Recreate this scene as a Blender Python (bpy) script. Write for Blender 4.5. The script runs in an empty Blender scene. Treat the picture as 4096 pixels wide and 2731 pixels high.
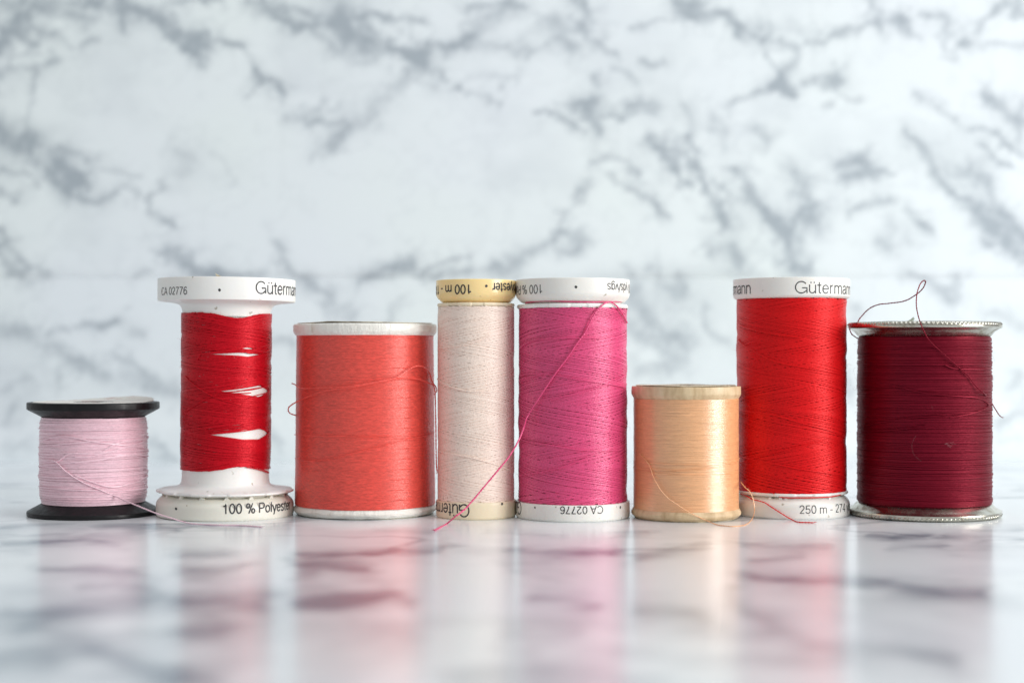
import bpy, bmesh, math, random
import numpy as np
from mathutils import Vector

random.seed(7)
rng = np.random.default_rng(11)
scene = bpy.context.scene
COL = scene.collection
MM = 0.001

# ------------------------------------------------------------------ camera, world, lights, exposure
FPX, CXP, HORIZ, EYE = 6300.0, 2048.0, 1420.0, 36.95      # focal length in photo pixels, centre column, horizon row, eye height in mm
cam_data = bpy.data.cameras.new('camera')
cam_data.sensor_width = 36.0
cam_data.lens = FPX / 4096.0 * 36.0
cam_data.shift_y = (HORIZ - 1365.5) / 4096.0
cam_data.clip_start = 0.005
cam_data.clip_end = 20.0
cam_data.dof.use_dof = True
cam_data.dof.focus_distance = 0.352
cam_data.dof.aperture_fstop = 12.5
cam = bpy.data.objects.new('camera', cam_data)
cam.location = (0, 0, EYE * MM)
cam.rotation_euler = (math.radians(90), 0, 0)
COL.objects.link(cam)
scene.camera = cam

world = bpy.data.worlds.new('World')
scene.world = world
world.use_nodes = True
bg = world.node_tree.nodes['Background']
bg.inputs[0].default_value = (0.975, 0.985, 1.0, 1)
bg.inputs[1].default_value = 0.50

def area(name, loc, target, sx, sy, power, color):
    l = bpy.data.lights.new(name, 'AREA')
    l.shape = 'RECTANGLE'; l.size = sx; l.size_y = sy
    l.energy = power; l.color = color
    o = bpy.data.objects.new(name, l)
    o.location = loc
    o.rotation_euler = (Vector(target) - Vector(loc)).to_track_quat('-Z', 'Y').to_euler()
    COL.objects.link(o)
    return o
# the window to the right of the table, and an added overhead fill that lifts the table and backdrop
area('window_light', (0.82, -0.02, 0.20), (0.0, 0.38, 0.03), 0.46, 0.36, 7.2, (1.0, 0.985, 0.96))
area('overhead_fill', (0.35, 0.22, 1.0), (0.05, 0.30, 0.0), 0.8, 0.8, 4.3, (0.90, 0.95, 1.0))

scene.view_settings.view_transform = 'Standard'
scene.view_settings.look = 'None'
scene.view_settings.exposure = -0.04
scene.view_settings.gamma = 1.0
scene.view_settings.use_curve_mapping = False
scene.cycles.max_bounces = 10
scene.cycles.diffuse_bounces = 7
scene.cycles.use_denoising = True

# ------------------------------------------------------------------ helpers
def link(o, parent=None):
    COL.objects.link(o)
    if parent is not None:
        o.parent = parent
    return o

def mesh_obj(name, verts, faces, mat, parent=None, smooth=True, angle=40):
    """verts in mm (N,3), faces: (M,k) int array or list of lists"""
    me = bpy.data.meshes.new(name)
    v = np.asarray(verts, dtype=np.float32) * MM
    if isinstance(faces, np.ndarray):
        k = faces.shape[1]
        me.vertices.add(len(v)); me.vertices.foreach_set('co', v.ravel())
        me.loops.add(faces.size); me.loops.foreach_set('vertex_index', faces.astype(np.int32).ravel())
        me.polygons.add(len(faces))
        me.polygons.foreach_set('loop_start', np.arange(0, faces.size, k, dtype=np.int32))
        me.update(calc_edges=True)
    else:
        me.from_pydata([tuple(map(float, p)) for p in v], [], faces)
    me.materials.append(mat)
    me.polygons.foreach_set('use_smooth', np.full(len(me.polygons), smooth))
    if smooth and angle is not None:
        me.set_sharp_from_angle(angle=math.radians(angle))
    me.update()
    return link(bpy.data.objects.new(name, me), parent)

def join_geo(geos):
    V, F, n = [], [], 0
    for v, f in geos:
        V.append(v); F.append(f + n); n += len(v)
    return np.concatenate(V), np.concatenate(F)

def lathe(profile, seg=144, rmod=None, zmod=None):
    """profile [(r,z)] -> verts, quads. rmod(i,theta)->radius factor add"""
    th = np.linspace(0, 2 * np.pi, seg, endpoint=False)
    V = []
    for i, (r, z) in enumerate(profile):
        rr = np.full(seg, float(r)); zz = np.full(seg, float(z))
        if rmod is not None: rr = rr + rmod(i, th)
        if zmod is not None: zz = zz + zmod(i, th)
        V.append(np.stack([rr * np.sin(th), -rr * np.cos(th), zz], 1))
    V = np.concatenate(V)
    n = len(profile)
    F = []
    j = np.arange(seg); jn = (j + 1) % seg
    for i in range(n - 1):
        a = i * seg
        F.append(np.stack([a + j, a + jn, a + seg + jn, a + seg + j], 1))
    return V, np.concatenate(F)

def bev(pts, b=0.25, n=3):
    """round every inner corner of an (r,z) polyline; a point may carry its own bevel"""
    out = []
    P = [(p[0], p[1], p[2] if len(p) > 2 else b) for p in pts]
    for i, (x, y, bb) in enumerate(P):
        if i in (0, len(P) - 1) or bb <= 0:
            out.append((x, y)); continue
        p = np.array([x, y]); a = np.array(P[i - 1][:2]); c = np.array(P[i + 1][:2])
        la, lc = np.linalg.norm(a - p), np.linalg.norm(c - p)
        if la < 1e-6 or lc < 1e-6:
            out.append((x, y)); continue
        d = min(bb, la * .48, lc * .48)
        s = p + (a - p) / la * d; e = p + (c - p) / lc * d
        for t in np.linspace(0, 1, n + 1):
            q = (1 - t) ** 2 * s + 2 * t * (1 - t) * p + t * t * e
            out.append((float(q[0]), float(q[1])))
    return out

def tube(P, r, sides=6, radial=None, flat=1.0):
    """tube along the points P (mm); radial: unit e_r per point for windings"""
    P = np.asarray(P, float)
    n = len(P)
    T = np.gradient(P, axis=0); T /= np.linalg.norm(T, axis=1)[:, None] + 1e-12
    if radial is None:
        up = np.tile(np.array([0.13, -0.97, 0.2]), (n, 1))
        A = np.cross(T, up); A /= np.linalg.norm(A, axis=1)[:, None] + 1e-9
        B = np.cross(T, A)
    else:
        A = radial; B = np.cross(T, A); B /= np.linalg.norm(B, axis=1)[:, None] + 1e-9
    r = np.broadcast_to(np.asarray(r, float), (n,))
    a = np.linspace(0, 2 * np.pi, sides, endpoint=False)
    V = P[:, None, :] + r[:, None, None] * (flat * np.cos(a)[None, :, None] * A[:, None, :] + np.sin(a)[None, :, None] * B[:, None, :])
    V = V.reshape(-1, 3)
    i = np.arange(n - 1)[:, None] * sides; j = np.arange(sides)[None, :]; jn = (j + 1) % sides
    F = np.stack([i + j, i + jn, i + sides + jn, i + sides + j], -1).reshape(-1, 4)
    return V, F

def smooth_noise(x, seed=0, scale=1.0):
    r = np.random.default_rng(seed).uniform(-1, 1, 4096)
    u = np.asarray(x, float) / scale
    i = np.floor(u).astype(int); f = u - i
    f = f * f * (3 - 2 * f)
    return r[i % 4096] * (1 - f) + r[(i + 1) % 4096] * f

def noise2(x, y, seed=0):
    r = np.random.default_rng(seed).uniform(-1, 1, (257, 257))
    i = np.floor(x).astype(int); j = np.floor(y).astype(int)
    fx = x - i; fy = y - j
    fx = fx * fx * fx * (fx * (fx * 6 - 15) + 10); fy = fy * fy * fy * (fy * (fy * 6 - 15) + 10)
    i0, i1, j0, j1 = i % 257, (i + 1) % 257, j % 257, (j + 1) % 257
    return (r[i0, j0] * (1 - fx) + r[i1, j0] * fx) * (1 - fy) + (r[i0, j1] * (1 - fx) + r[i1, j1] * fx) * fy

def fbm2(x, y, seed=0, octv=4):
    s = 0; a = 1.0; t = 0
    for k in range(octv):
        s = s + a * noise2(x * 2 ** k + 17.3 * k, y * 2 ** k + 5.1 * k, seed + k); t += a; a *= .55
    return s / t

def spline(pts, per=24):
    P = np.asarray(pts, float)
    P = np.vstack([2 * P[0] - P[1], P, 2 * P[-1] - P[-2]])
    out = []
    for i in range(1, len(P) - 2):
        p0, p1, p2, p3 = P[i - 1:i + 3]
        t = np.linspace(0, 1, per, endpoint=False)[:, None]
        out.append(.5 * ((2 * p1) + (-p0 + p2) * t + (2 * p0 - 5 * p1 + 4 * p2 - p3) * t ** 2 + (-p0 + 3 * p1 - 3 * p2 + p3) * t ** 3))
    out.append(P[-2][None, :])
    return np.concatenate(out)

# ------------------------------------------------------------------ materials
def mat_base(name):
    m = bpy.data.materials.new(name); m.use_nodes = True
    nt = m.node_tree
    return m, nt, nt.nodes['Principled BSDF']

def noise_node(nt, scale, detail=4, rough=.5, src='Object', vscale=None):
    tc = nt.nodes.new('ShaderNodeTexCoord')
    n = nt.nodes.new('ShaderNodeTexNoise')
    n.inputs['Scale'].default_value = scale; n.inputs['Detail'].default_value = detail; n.inputs['Roughness'].default_value = rough
    if vscale:
        mp = nt.nodes.new('ShaderNodeMapping'); mp.inputs['Scale'].default_value = vscale
        nt.links.new(tc.outputs[src], mp.inputs[0]); nt.links.new(mp.outputs[0], n.inputs['Vector'])
    else:
        nt.links.new(tc.outputs[src], n.inputs['Vector'])
    return n

def ramp(nt, fac, stops):
    r = nt.nodes.new('ShaderNodeValToRGB')
    r.color_ramp.elements[0].position = stops[0][0]; r.color_ramp.elements[0].color = (*stops[0][1], 1)
    r.color_ramp.elements[1].position = stops[-1][0]; r.color_ramp.elements[1].color = (*stops[-1][1], 1)
    for p, c in stops[1:-1]:
        e = r.color_ramp.elements.new(p); e.color = (*c, 1)
    nt.links.new(fac, r.inputs[0])
    return r

def bump(nt, b, height, strength, dist):
    bn = nt.nodes.new('ShaderNodeBump'); bn.inputs['Strength'].default_value = strength; bn.inputs['Distance'].default_value = dist
    nt.links.new(height, bn.inputs['Height']); nt.links.new(bn.outputs[0], b.inputs['Normal'])

def thread_mat(name, c, rough=.42, spec=.6, var=.22, sheen=.06, tint=.5, ior=1.6, streak=None):
    m, nt, b = mat_base(name)
    n = noise_node(nt, 2600, 3, .7, vscale=streak)
    lo = tuple(x * (1 - var) for x in c); hi = tuple(min(1, x * (1 + var) + .002) for x in c)
    r = ramp(nt, n.outputs['Fac'], [(.32, lo), (.68, hi)])
    nt.links.new(r.outputs[0], b.inputs['Base Color'])
    mx = max(c); t = tuple((x / mx) ** (.5 if tint > .3 else .9) * (1 - tint) + tint for x in c)
    b.inputs['Roughness'].default_value = rough
    b.inputs['IOR'].default_value = ior
    b.inputs['Specular IOR Level'].default_value = spec
    b.inputs['Specular Tint'].default_value = (*t, 1)
    b.inputs['Sheen Weight'].default_value = sheen
    b.inputs['Sheen Roughness'].default_value = .5
    b.inputs['Sheen Tint'].default_value = (*t, 1)
    bump(nt, b, n.outputs['Fac'], .5, .00012)
    return m

def plastic_mat(name, c, rough=.35, dirt=.12, sss=.12, dirtc=(.45, .4, .33)):
    m, nt, b = mat_base(name)
    n = noise_node(nt, 160, 6, .65)
    d = tuple(x * (1 - dirt) + y * dirt for x, y in zip(c, dirtc))
    r = ramp(nt, n.outputs['Fac'], [(.35, c), (.62, c), (.78, d)])
    sp_ = noise_node(nt, 520, 2, .5); sr = ramp(nt, sp_.outputs['Fac'], [(.70, (0, 0, 0)), (.76, (1, 1, 1))])
    mx = nt.nodes.new('ShaderNodeMix'); mx.data_type = 'RGBA'
    nt.links.new(sr.outputs[0], mx.inputs['Factor']); nt.links.new(r.outputs[0], mx.inputs['A'])
    mx.inputs['B'].default_value = (c[0] * .5, c[1] * .47, c[2] * .4, 1)
    nt.links.new(mx.outputs['Result'], b.inputs['Base Color'])
    n2 = noise_node(nt, 900, 4, .6)
    r2 = ramp(nt, n2.outputs['Fac'], [(.3, (rough - .07,) * 3), (.7, (rough + .13,) * 3)])
    nt.links.new(r2.outputs[0], b.inputs['Roughness'])
    if sss:
        b.inputs['Subsurface Weight'].default_value = sss
        b.inputs['Subsurface Radius'].default_value = (1.0, .7, .5)
        b.inputs['Subsurface Scale'].default_value = .0012
    bump(nt, b, n2.outputs['Fac'], .25, .0001)
    return m

M_ink = mat_base('black_ink')[0]
_b = M_ink.node_tree.nodes['Principled BSDF']; _n = noise_node(M_ink.node_tree, 5000, 3, .6)
_r = ramp(M_ink.node_tree, _n.outputs['Fac'], [(.35, (.012, .012, .014)), (.75, (.07, .07, .075))])
M_ink.node_tree.links.new(_r.outputs[0], _b.inputs['Base Color']); _b.inputs['Roughness'].default_value = .6
M_white = plastic_mat('white_plastic', (.83, .815, .77))
M_bright = plastic_mat('bright_white_plastic', (.86, .85, .82), dirt=.05)
M_cream = plastic_mat('cream_plastic', (.80, .78, .69), dirt=.16)
M_yellow = plastic_mat('yellowed_plastic', (.95, .72, .35), rough=.18, sss=.35, dirt=.04)
M_pale = plastic_mat('pale_yellow_plastic', (.85, .74, .54), sss=.15)
M_black = plastic_mat('black_plastic', (.006, .006, .007), rough=.40, dirt=.03, sss=0, dirtc=(.35, .34, .33))

def coated_mat():
    m, nt, b = mat_base('chipped_white_coating')
    n = noise_node(nt, 420, 5, .6, vscale=(1, 1, .35))
    r = ramp(nt, n.outputs['Fac'], [(.3, (.68, .65, .56)), (.42, (.84, .82, .75)), (.70, (.87, .855, .80)), (.76, (.45, .42, .35))])
    nt.links.new(r.outputs[0], b.inputs['Base Color']); b.inputs['Roughness'].default_value = .38
    bump(nt, b, n.outputs['Fac'], .8, .0006)
    return m
M_black.node_tree.nodes['Principled BSDF'].inputs['Specular IOR Level'].default_value = .28
M_coat = coated_mat()

def wood_mat():
    m, nt, b = mat_base('pale_wood')
    n = noise_node(nt, 330, 6, .65, vscale=(1, 1, .22))
    r = ramp(nt, n.outputs['Fac'], [(.28, (.42, .28, .14)), (.5, (.66, .50, .30)), (.72, (.76, .61, .40))])
    nt.links.new(r.outputs[0], b.inputs['Base Color']); b.inputs['Roughness'].default_value = .5
    bump(nt, b, n.outputs['Fac'], .5, .0003)
    return m
M_wood = wood_mat()

def metal_mat():
    m, nt, b = mat_base('worn_silver_metal')
    n = noise_node(nt, 300, 6, .7)
    r = ramp(nt, n.outputs['Fac'], [(.35, (.60, .585, .52)), (.55, (.50, .48, .41)), (.70, (.22, .17, .10))])
    nt.links.new(r.outputs[0], b.inputs['Base Color']); b.inputs['Metallic'].default_value = 1
    r2 = ramp(nt, n.outputs['Fac'], [(.35, (.15,) * 3), (.7, (.38,) * 3)])
    nt.links.new(r2.outputs[0], b.inputs['Roughness'])
    bump(nt, b, n.outputs['Fac'], .12, .0001)
    return m
M_metal = metal_mat()

def paper_mat(name, c, c2, scale=240, lo=.5, hi=.6, vs=(1, 1, 1)):
    m, nt, b = mat_base(name)
    n = noise_node(nt, scale, 4, .6, vscale=vs)
    r = ramp(nt, n.outputs['Fac'], [(lo, c), (hi, c2)])
    nt.links.new(r.outputs[0], b.inputs['Base Color']); b.inputs['Roughness'].default_value = .6
    return m
M_paper_red = paper_mat('printed_label_paper', (.80, .79, .73), (.55, .22, .22), 420, .58, .66, (.5, 1.6, 1))
M_paper_tan = paper_mat('aged_label_paper', (.62, .55, .40), (.30, .24, .15), 260)
M_paper_teal = paper_mat('teal_label_paper', (.10, .15, .15), (.30, .32, .26), 260)

# marble: the vein amount of every point is stored on the mesh, the rest is procedural
def marble_mat(name, rough, base=(.785, .84, .855)):
    m, nt, b = mat_base(name)
    at = nt.nodes.new('ShaderNodeAttribute'); at.attribute_name = 'vein'
    n = noise_node(nt, 9, 3, .55)
    tint = ramp(nt, n.outputs['Fac'], [(.35, (base[0] * .985, base[1] * .985, base[2] * 1.01)), (.65, (base[0] * 1.0, base[1] * 1.015, base[2] * .995))])
    r = ramp(nt, at.outputs['Fac'], [(0, (0, 0, 0)), (1, (1, 1, 1))])
    mix = nt.nodes.new('ShaderNodeMix'); mix.data_type = 'RGBA'
    nt.links.new(r.outputs[0], mix.inputs['Factor'])
    nt.links.new(tint.outputs[0], mix.inputs['A'])
    mix.inputs['B'].default_value = (.21, .26, .31, 1)
    nt.links.new(mix.outputs['Result'], b.inputs['Base Color'])
    b.inputs['Roughness'].default_value = rough
    return m, nt, b
M_wall, _, _b = marble_mat('marble_sheet', .45)
M_table, _nt, _b = marble_mat('polished_marble_sheet', .20, (.83, .87, .885))
_b.inputs['IOR'].default_value = 1.36
_n = noise_node(_nt, 500, 3, .5); bump(_nt, _b, _n.outputs['Fac'], .03, .0002)

# ------------------------------------------------------------------ marble veins
# each: list of (x, y) in photo rows and columns, half width, strength
WALL_STROKES = [
 ([(0,170),(60,90),(120,60)],25,.6),([(30,100),(90,150),(130,190)],22,.6),([(0,200),(40,150)],36,.6),([(90,110),(160,125),(220,125)],14,.5),
 ([(350,0),(450,30),(560,35),(620,55),(680,90),(730,140),(790,160),(830,150)],22,.62),([(640,90),(700,160),(750,215),(780,225)],12,.5),([(740,210),(800,140)],18,.5),([(700,0),(900,5)],10,.5),
 ([(820,160),(940,170),(960,185)],11,.42),([(930,170),(990,230),(1020,290)],8,.3),([(1020,300),(1080,340),(1130,380)],16,.42),([(980,385),(1040,345)],10,.3),
 ([(100,10),(220,50),(300,70),(380,80),(400,60)],14,.28),([(240,140),(300,190)],10,.2),([(340,170),(400,135)],8,.25),([(0,20),(200,10),(420,5)],20,.25),
 ([(0,290),(60,290),(130,280),(220,240)],12,.3),([(130,280),(135,350),(130,440),(120,530),(115,640)],7,.28),
 ([(0,520),(60,570),(110,610)],20,.46),([(110,560),(200,620),(270,680),(320,710)],18,.52),([(150,640),(230,720),(280,770)],20,.5),([(300,740),(340,760)],12,.4),([(240,590),(290,600),(360,610)],20,.3),
 ([(0,650),(50,685),(110,720),(140,745)],10,.42),([(0,750),(30,780),(60,800)],12,.4),([(370,670),(480,700),(560,700)],8,.2),([(290,790),(380,810),(450,780),(500,750),(550,775)],10,.35),
 ([(650,740),(610,770),(590,830),(620,870),(700,905)],10,.45),([(700,620),(770,650),(730,700)],25,.12),([(850,620),(910,670),(960,720)],10,.1),
 ([(1020,0),(1060,35),(1130,70),(1190,95),(1260,90),(1310,80)],15,.6),([(1130,30),(1200,30),(1270,50)],15,.5),([(1310,80),(1350,50),(1380,30)],10,.4),([(1260,110),(1290,150),(1320,170)],10,.4),([(1340,90),(1400,150)],22,.5),
 ([(1350,50),(1400,120),(1460,160),(1540,200),(1600,210)],26,.58),([(1350,80),(1430,60),(1520,60),(1620,80),(1710,95)],11,.45),([(1450,80),(1500,130),(1580,190)],12,.3),([(1580,200),(1700,250)],18,.5),
 ([(1660,220),(1750,180),(1830,180),(1890,155)],16,.6),([(1890,150),(1950,100),(2000,60),(2050,20)],28,.25),([(1870,30),(1960,10),(2080,0)],16,.45),([(1700,270),(1650,290),(1560,370),(1480,440),(1400,500),(1340,560)],22,.28),
 ([(1420,250),(1480,255),(1540,240)],7,.2),([(1768,290),(1768,320)],13,.45),([(1815,350),(1828,355)],13,.45),([(1830,360),(1900,395),(1990,410)],7,.33),([(1970,410),(1995,410)],11,.35),([(2000,330),(2020,340),(2000,360)],9,.3),
 ([(1860,330),(1960,305),(2090,300)],8,.2),([(1920,180),(2010,200),(2100,215),(2200,200)],10,.3),([(2220,100),(2240,150),(2290,200)],26,.28),([(2060,180),(2140,140),(2200,80),(2250,30)],22,.13),([(1300,410),(1240,470)],14,.2),([(1150,490),(1230,490),(1310,500),(1370,480)],14,.3),([(1370,560),(1300,600),(1240,650)],14,.22),
 ([(2380,175),(2410,205),(2470,220)],9,.45),([(2520,110),(2560,115),(2620,90),(2750,70)],8,.38),([(2570,240),(2600,250),(2650,235)],13,.45),([(2460,280),(2500,290),(2520,320)],8,.28),
 ([(2380,320),(2410,350)],8,.35),([(2290,400),(2350,410),(2400,410)],18,.45),([(2350,430),(2370,470),(2400,540)],16,.45),([(2300,500),(2340,530)],13,.5),([(2130,445),(2180,435),(2250,465),(2290,480)],9,.4),([(2400,470),(2480,470)],9,.33),([(2510,440),(2560,420),(2620,440)],20,.38),([(2220,410),(2290,405)],8,.28),
 ([(2370,660),(2430,640),(2500,650),(2550,700)],13,.42),([(2440,720),(2520,750),(2590,790),(2630,830),(2680,880)],13,.46),([(2310,790),(2370,750)],11,.36),([(2590,570),(2640,620),(2680,670),(2720,710)],22,.55),
 ([(2330,800),(2270,860),(2230,920)],8,.28),([(2200,970),(2260,910),(2320,930),(2310,1000),(2240,1000)],15,.42),([(2190,980),(2100,1030),(2040,1060),(1980,1090)],20,.36),([(1450,1115),(1560,1090),(1640,1050),(1670,1040)],18,.5),([(1700,1090),(1760,1060),(1850,1030),(1880,1025)],13,.4),([(1700,1130),(1780,1100),(1900,1080),(2000,1060)],13,.35),
 ([(1600,1200),(1560,1230),(1580,1300)],12,.3),([(1330,1200),(1420,1270)],26,.35),
 ([(2700,40),(2800,60),(2900,60),(2930,100),(2970,140)],22,.5),([(2700,0),(2800,10)],15,.45),([(2950,100),(2980,140),(3050,170),(3120,180)],12,.38),([(3100,170),(3180,200),(3200,230),(3130,290),(3100,340)],17,.42),([(3040,230),(3090,280),(3110,330),(3170,385)],9,.45),([(3080,345),(3165,388)],11,.6),([(2920,400),(3000,360),(3080,350)],13,.38),([(3050,120),(3150,120),(3220,140)],28,.18),
 ([(3240,180),(3300,170),(3380,140),(3460,100),(3560,75),(3620,80)],11,.36),([(3600,80),(3630,130),(3690,155)],10,.38),([(3700,65),(3780,80),(3800,140),(3780,200)],12,.33),([(3990,0),(3950,60),(3910,140),(3860,180)],15,.38),([(3860,170),(3930,180)],17,.28),([(4000,0),(4050,25),(4110,55)],10,.45),([(3780,245),(3840,230)],8,.33),([(3960,160),(4000,160),(4110,180)],14,.24),
 ([(3200,330),(3290,300),(3370,320)],8,.3),([(3310,335),(3370,325)],13,.45),([(3380,380),(3460,415)],10,.38),([(3290,425),(3330,420)],10,.33),
 ([(3650,380),(3740,410),(3790,450),(3850,470)],11,.28),([(3940,390),(4000,430),(4060,470),(4110,495)],20,.42),([(3900,505),(3960,535),(4030,570),(4110,615)],9,.46),([(3940,590),(3990,640),(4040,670)],10,.38),([(4096,420),(4090,560)],12,.4),
 ([(2750,430),(2760,520),(2740,560)],17,.22),([(2830,430),(2840,510)],15,.26),([(2870,480),(2900,590)],22,.18),([(2740,560),(2770,610),(2800,680),(2820,750)],11,.42),([(3030,530),(3080,560),(3120,530)],20,.28),([(3070,560),(3080,610)],14,.2),
 ([(2696,620),(2720,690)],20,.55),([(2710,740),(2770,720)],12,.33),([(2800,700),(2850,790),(2880,860),(2910,900)],14,.46),([(2860,720),(2930,780),(3000,830)],13,.38),([(2950,680),(3010,760),(3030,780)],13,.42),([(3000,780),(3060,860),(3130,900),(3160,920)],24,.55),
 ([(3180,700),(3240,700),(3200,770),(3260,820),(3200,860)],27,.42),([(3340,660),(3440,640),(3460,700),(3370,720)],20,.46),([(3480,690),(3580,690)],13,.38),([(3620,530),(3680,590),(3710,640),(3730,700),(3800,750),(3860,800)],16,.42),([(3790,740),(3850,790)],9,.7),
 ([(3800,680),(3900,680),(3950,760),(3980,820),(4040,900),(4110,950)],25,.42),([(3880,820),(3960,900),(4000,930)],26,.32),([(3400,840),(3460,820),(3560,820)],12,.33),([(3630,860),(3700,910)],12,.33),
 ([(2860,800),(2900,880)],20,.35),([(3080,870),(3140,930),(3150,1000),(3180,1070),(3240,1080)],22,.5),([(3240,870),(3280,900)],24,.22),([(2850,1000),(2920,990),(2960,1040)],25,.42),([(3550,900),(3600,930),(3660,980)],27,.22),([(3500,960),(3560,1000)],22,.28),([(3660,880),(3730,920)],10,.33),
 ([(3930,860),(4000,930),(4060,1000),(4110,1050)],18,.4),([(3940,970),(4020,990),(4110,1005)],14,.38),([(2730,1100),(2740,1180)],20,.28),([(2820,1240),(2830,1310),(2900,1360)],20,.33),([(2690,1350),(2760,1380)],20,.2),([(3420,1230),(3440,1300)],22,.28),
 ([(3640,1090),(3760,1140),(3830,1180),(3850,1110)],14,.36),([(3750,1180),(3800,1210)],20,.33),([(3960,1260),(4110,1290)],18,.24),([(3980,1700),(4110,1620)],18,.28),([(4050,1550),(4090,1500)],16,.24),([(3390,1500),(3420,1600)],15,.28),
 ([(0,920),(40,980),(80,1040),(120,1095)],13,.46),([(0,1000),(60,1090),(100,1100)],22,.33),([(680,1000),(720,1060),(780,1090),(850,1090)],28,.5),([(850,1080),(1060,1095)],14,.28),([(1090,950),(1140,1030),(1180,1090),(1240,1140),(1330,1160)],13,.42),([(170,1095),(200,1100)],14,.25),([(520,1110),(620,1095)],8,.2),
 ([(1100,1350),(1180,1380)],14,.33),([(0,1330),(100,1330),(160,1370),(220,1400),(330,1460),(420,1500)],27,.4),([(200,1330),(350,1290),(460,1300)],11,.32),([(370,1280),(400,1300),(460,1300)],14,.33),([(480,1240),(530,1220)],10,.18),([(535,1330),(550,1335)],18,.22),
 ([(230,1500),(260,1560)],17,.23),([(520,1500),(600,1540),(690,1570)],22,.27),([(0,1560),(60,1530),(110,1520)],17,.23),([(60,1620),(40,1700)],18,.23),([(470,1430),(560,1470),(640,1520)],16,.25),
 ([(2480,1050),(2530,1120),(2540,1200)],12,.2),([(2600,1060),(2680,1150),(2730,1200)],20,.28),([(2540,1170),(2600,1290),(2680,1350)],25,.33),([(2500,1300),(2570,1350),(2700,1440)],32,.28),([(2540,1500),(2640,1480)],18,.28),
 ([(600,1760),(700,1860)],17,.33),([(1080,1760),(1130,1800)],11,.3),([(20,1760),(120,1800)],16,.2),([(4000,1760),(4096,1740)],12,.2),
]
TABLE_STROKES = [
 ([(0,2110),(100,2100),(300,2090)],5,.4),([(0,2170),(200,2165),(350,2160),(500,2180)],6,.42),([(150,2140),(300,2130)],4,.3),([(160,2280),(330,2275),(560,2280)],7,.5),([(380,2110),(640,2100),(700,2115)],5,.42),([(700,2092),(900,2112),(1150,2100)],4,.3),
 ([(330,2350),(450,2340),(600,2350)],8,.35),([(720,2220),(900,2215)],7,.3),([(730,2270),(860,2280),(960,2260)],10,.5),([(1180,2220),(1350,2215),(1700,2200),(1780,2190)],7,.5),([(1200,2270),(1300,2260),(1450,2280)],8,.5),([(1190,2300),(1260,2295)],7,.4),
 ([(0,2440),(150,2450),(260,2460),(450,2440),(600,2420)],14,.35),([(100,2520),(300,2540),(400,2600),(550,2680),(700,2720)],24,.42),([(720,2420),(850,2440),(1050,2420)],16,.5),([(1200,2410),(1400,2400),(1550,2380),(1650,2420)],11,.62),([(1400,2480),(1600,2520)],18,.22),([(0,2600),(200,2620)],28,.35),([(700,2520),(900,2540)],15,.28),([(720,2700),(850,2740)],22,.35),
 ([(1500,2120),(1750,2130)],4,.25),([(1960,2130),(2200,2140)],4,.28),
 ([(2020,2200),(2200,2210),(2450,2190)],7,.5),([(2060,2290),(2250,2310)],7,.3),([(2130,2390),(2300,2400),(2380,2420)],9,.5),([(2550,2230),(2650,2210),(2830,2180)],8,.4),([(2540,2440),(2700,2450),(2850,2480)],12,.4),([(2010,2540),(2300,2530)],10,.28),([(2000,2600),(2150,2620)],16,.25),
 ([(2970,2310),(3150,2320),(3350,2330),(3500,2330),(3700,2360),(3950,2370)],8,.62),([(2960,2180),(3100,2190),(3300,2180)],7,.4),([(3450,2140),(3560,2150),(3700,2140)],5,.55),([(3750,2140),(4096,2150)],4,.45),([(3560,2190),(3800,2180)],4,.32),([(2980,2440),(3100,2520),(3250,2590),(3380,2620)],15,.38),([(3400,2580),(3600,2590),(3800,2640)],17,.4),([(3900,2120),(4096,2118)],4,.35),
 ([(3000,2240),(3200,2230)],5,.3),([(2450,2130),(2600,2125)],4,.3),
]

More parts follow.
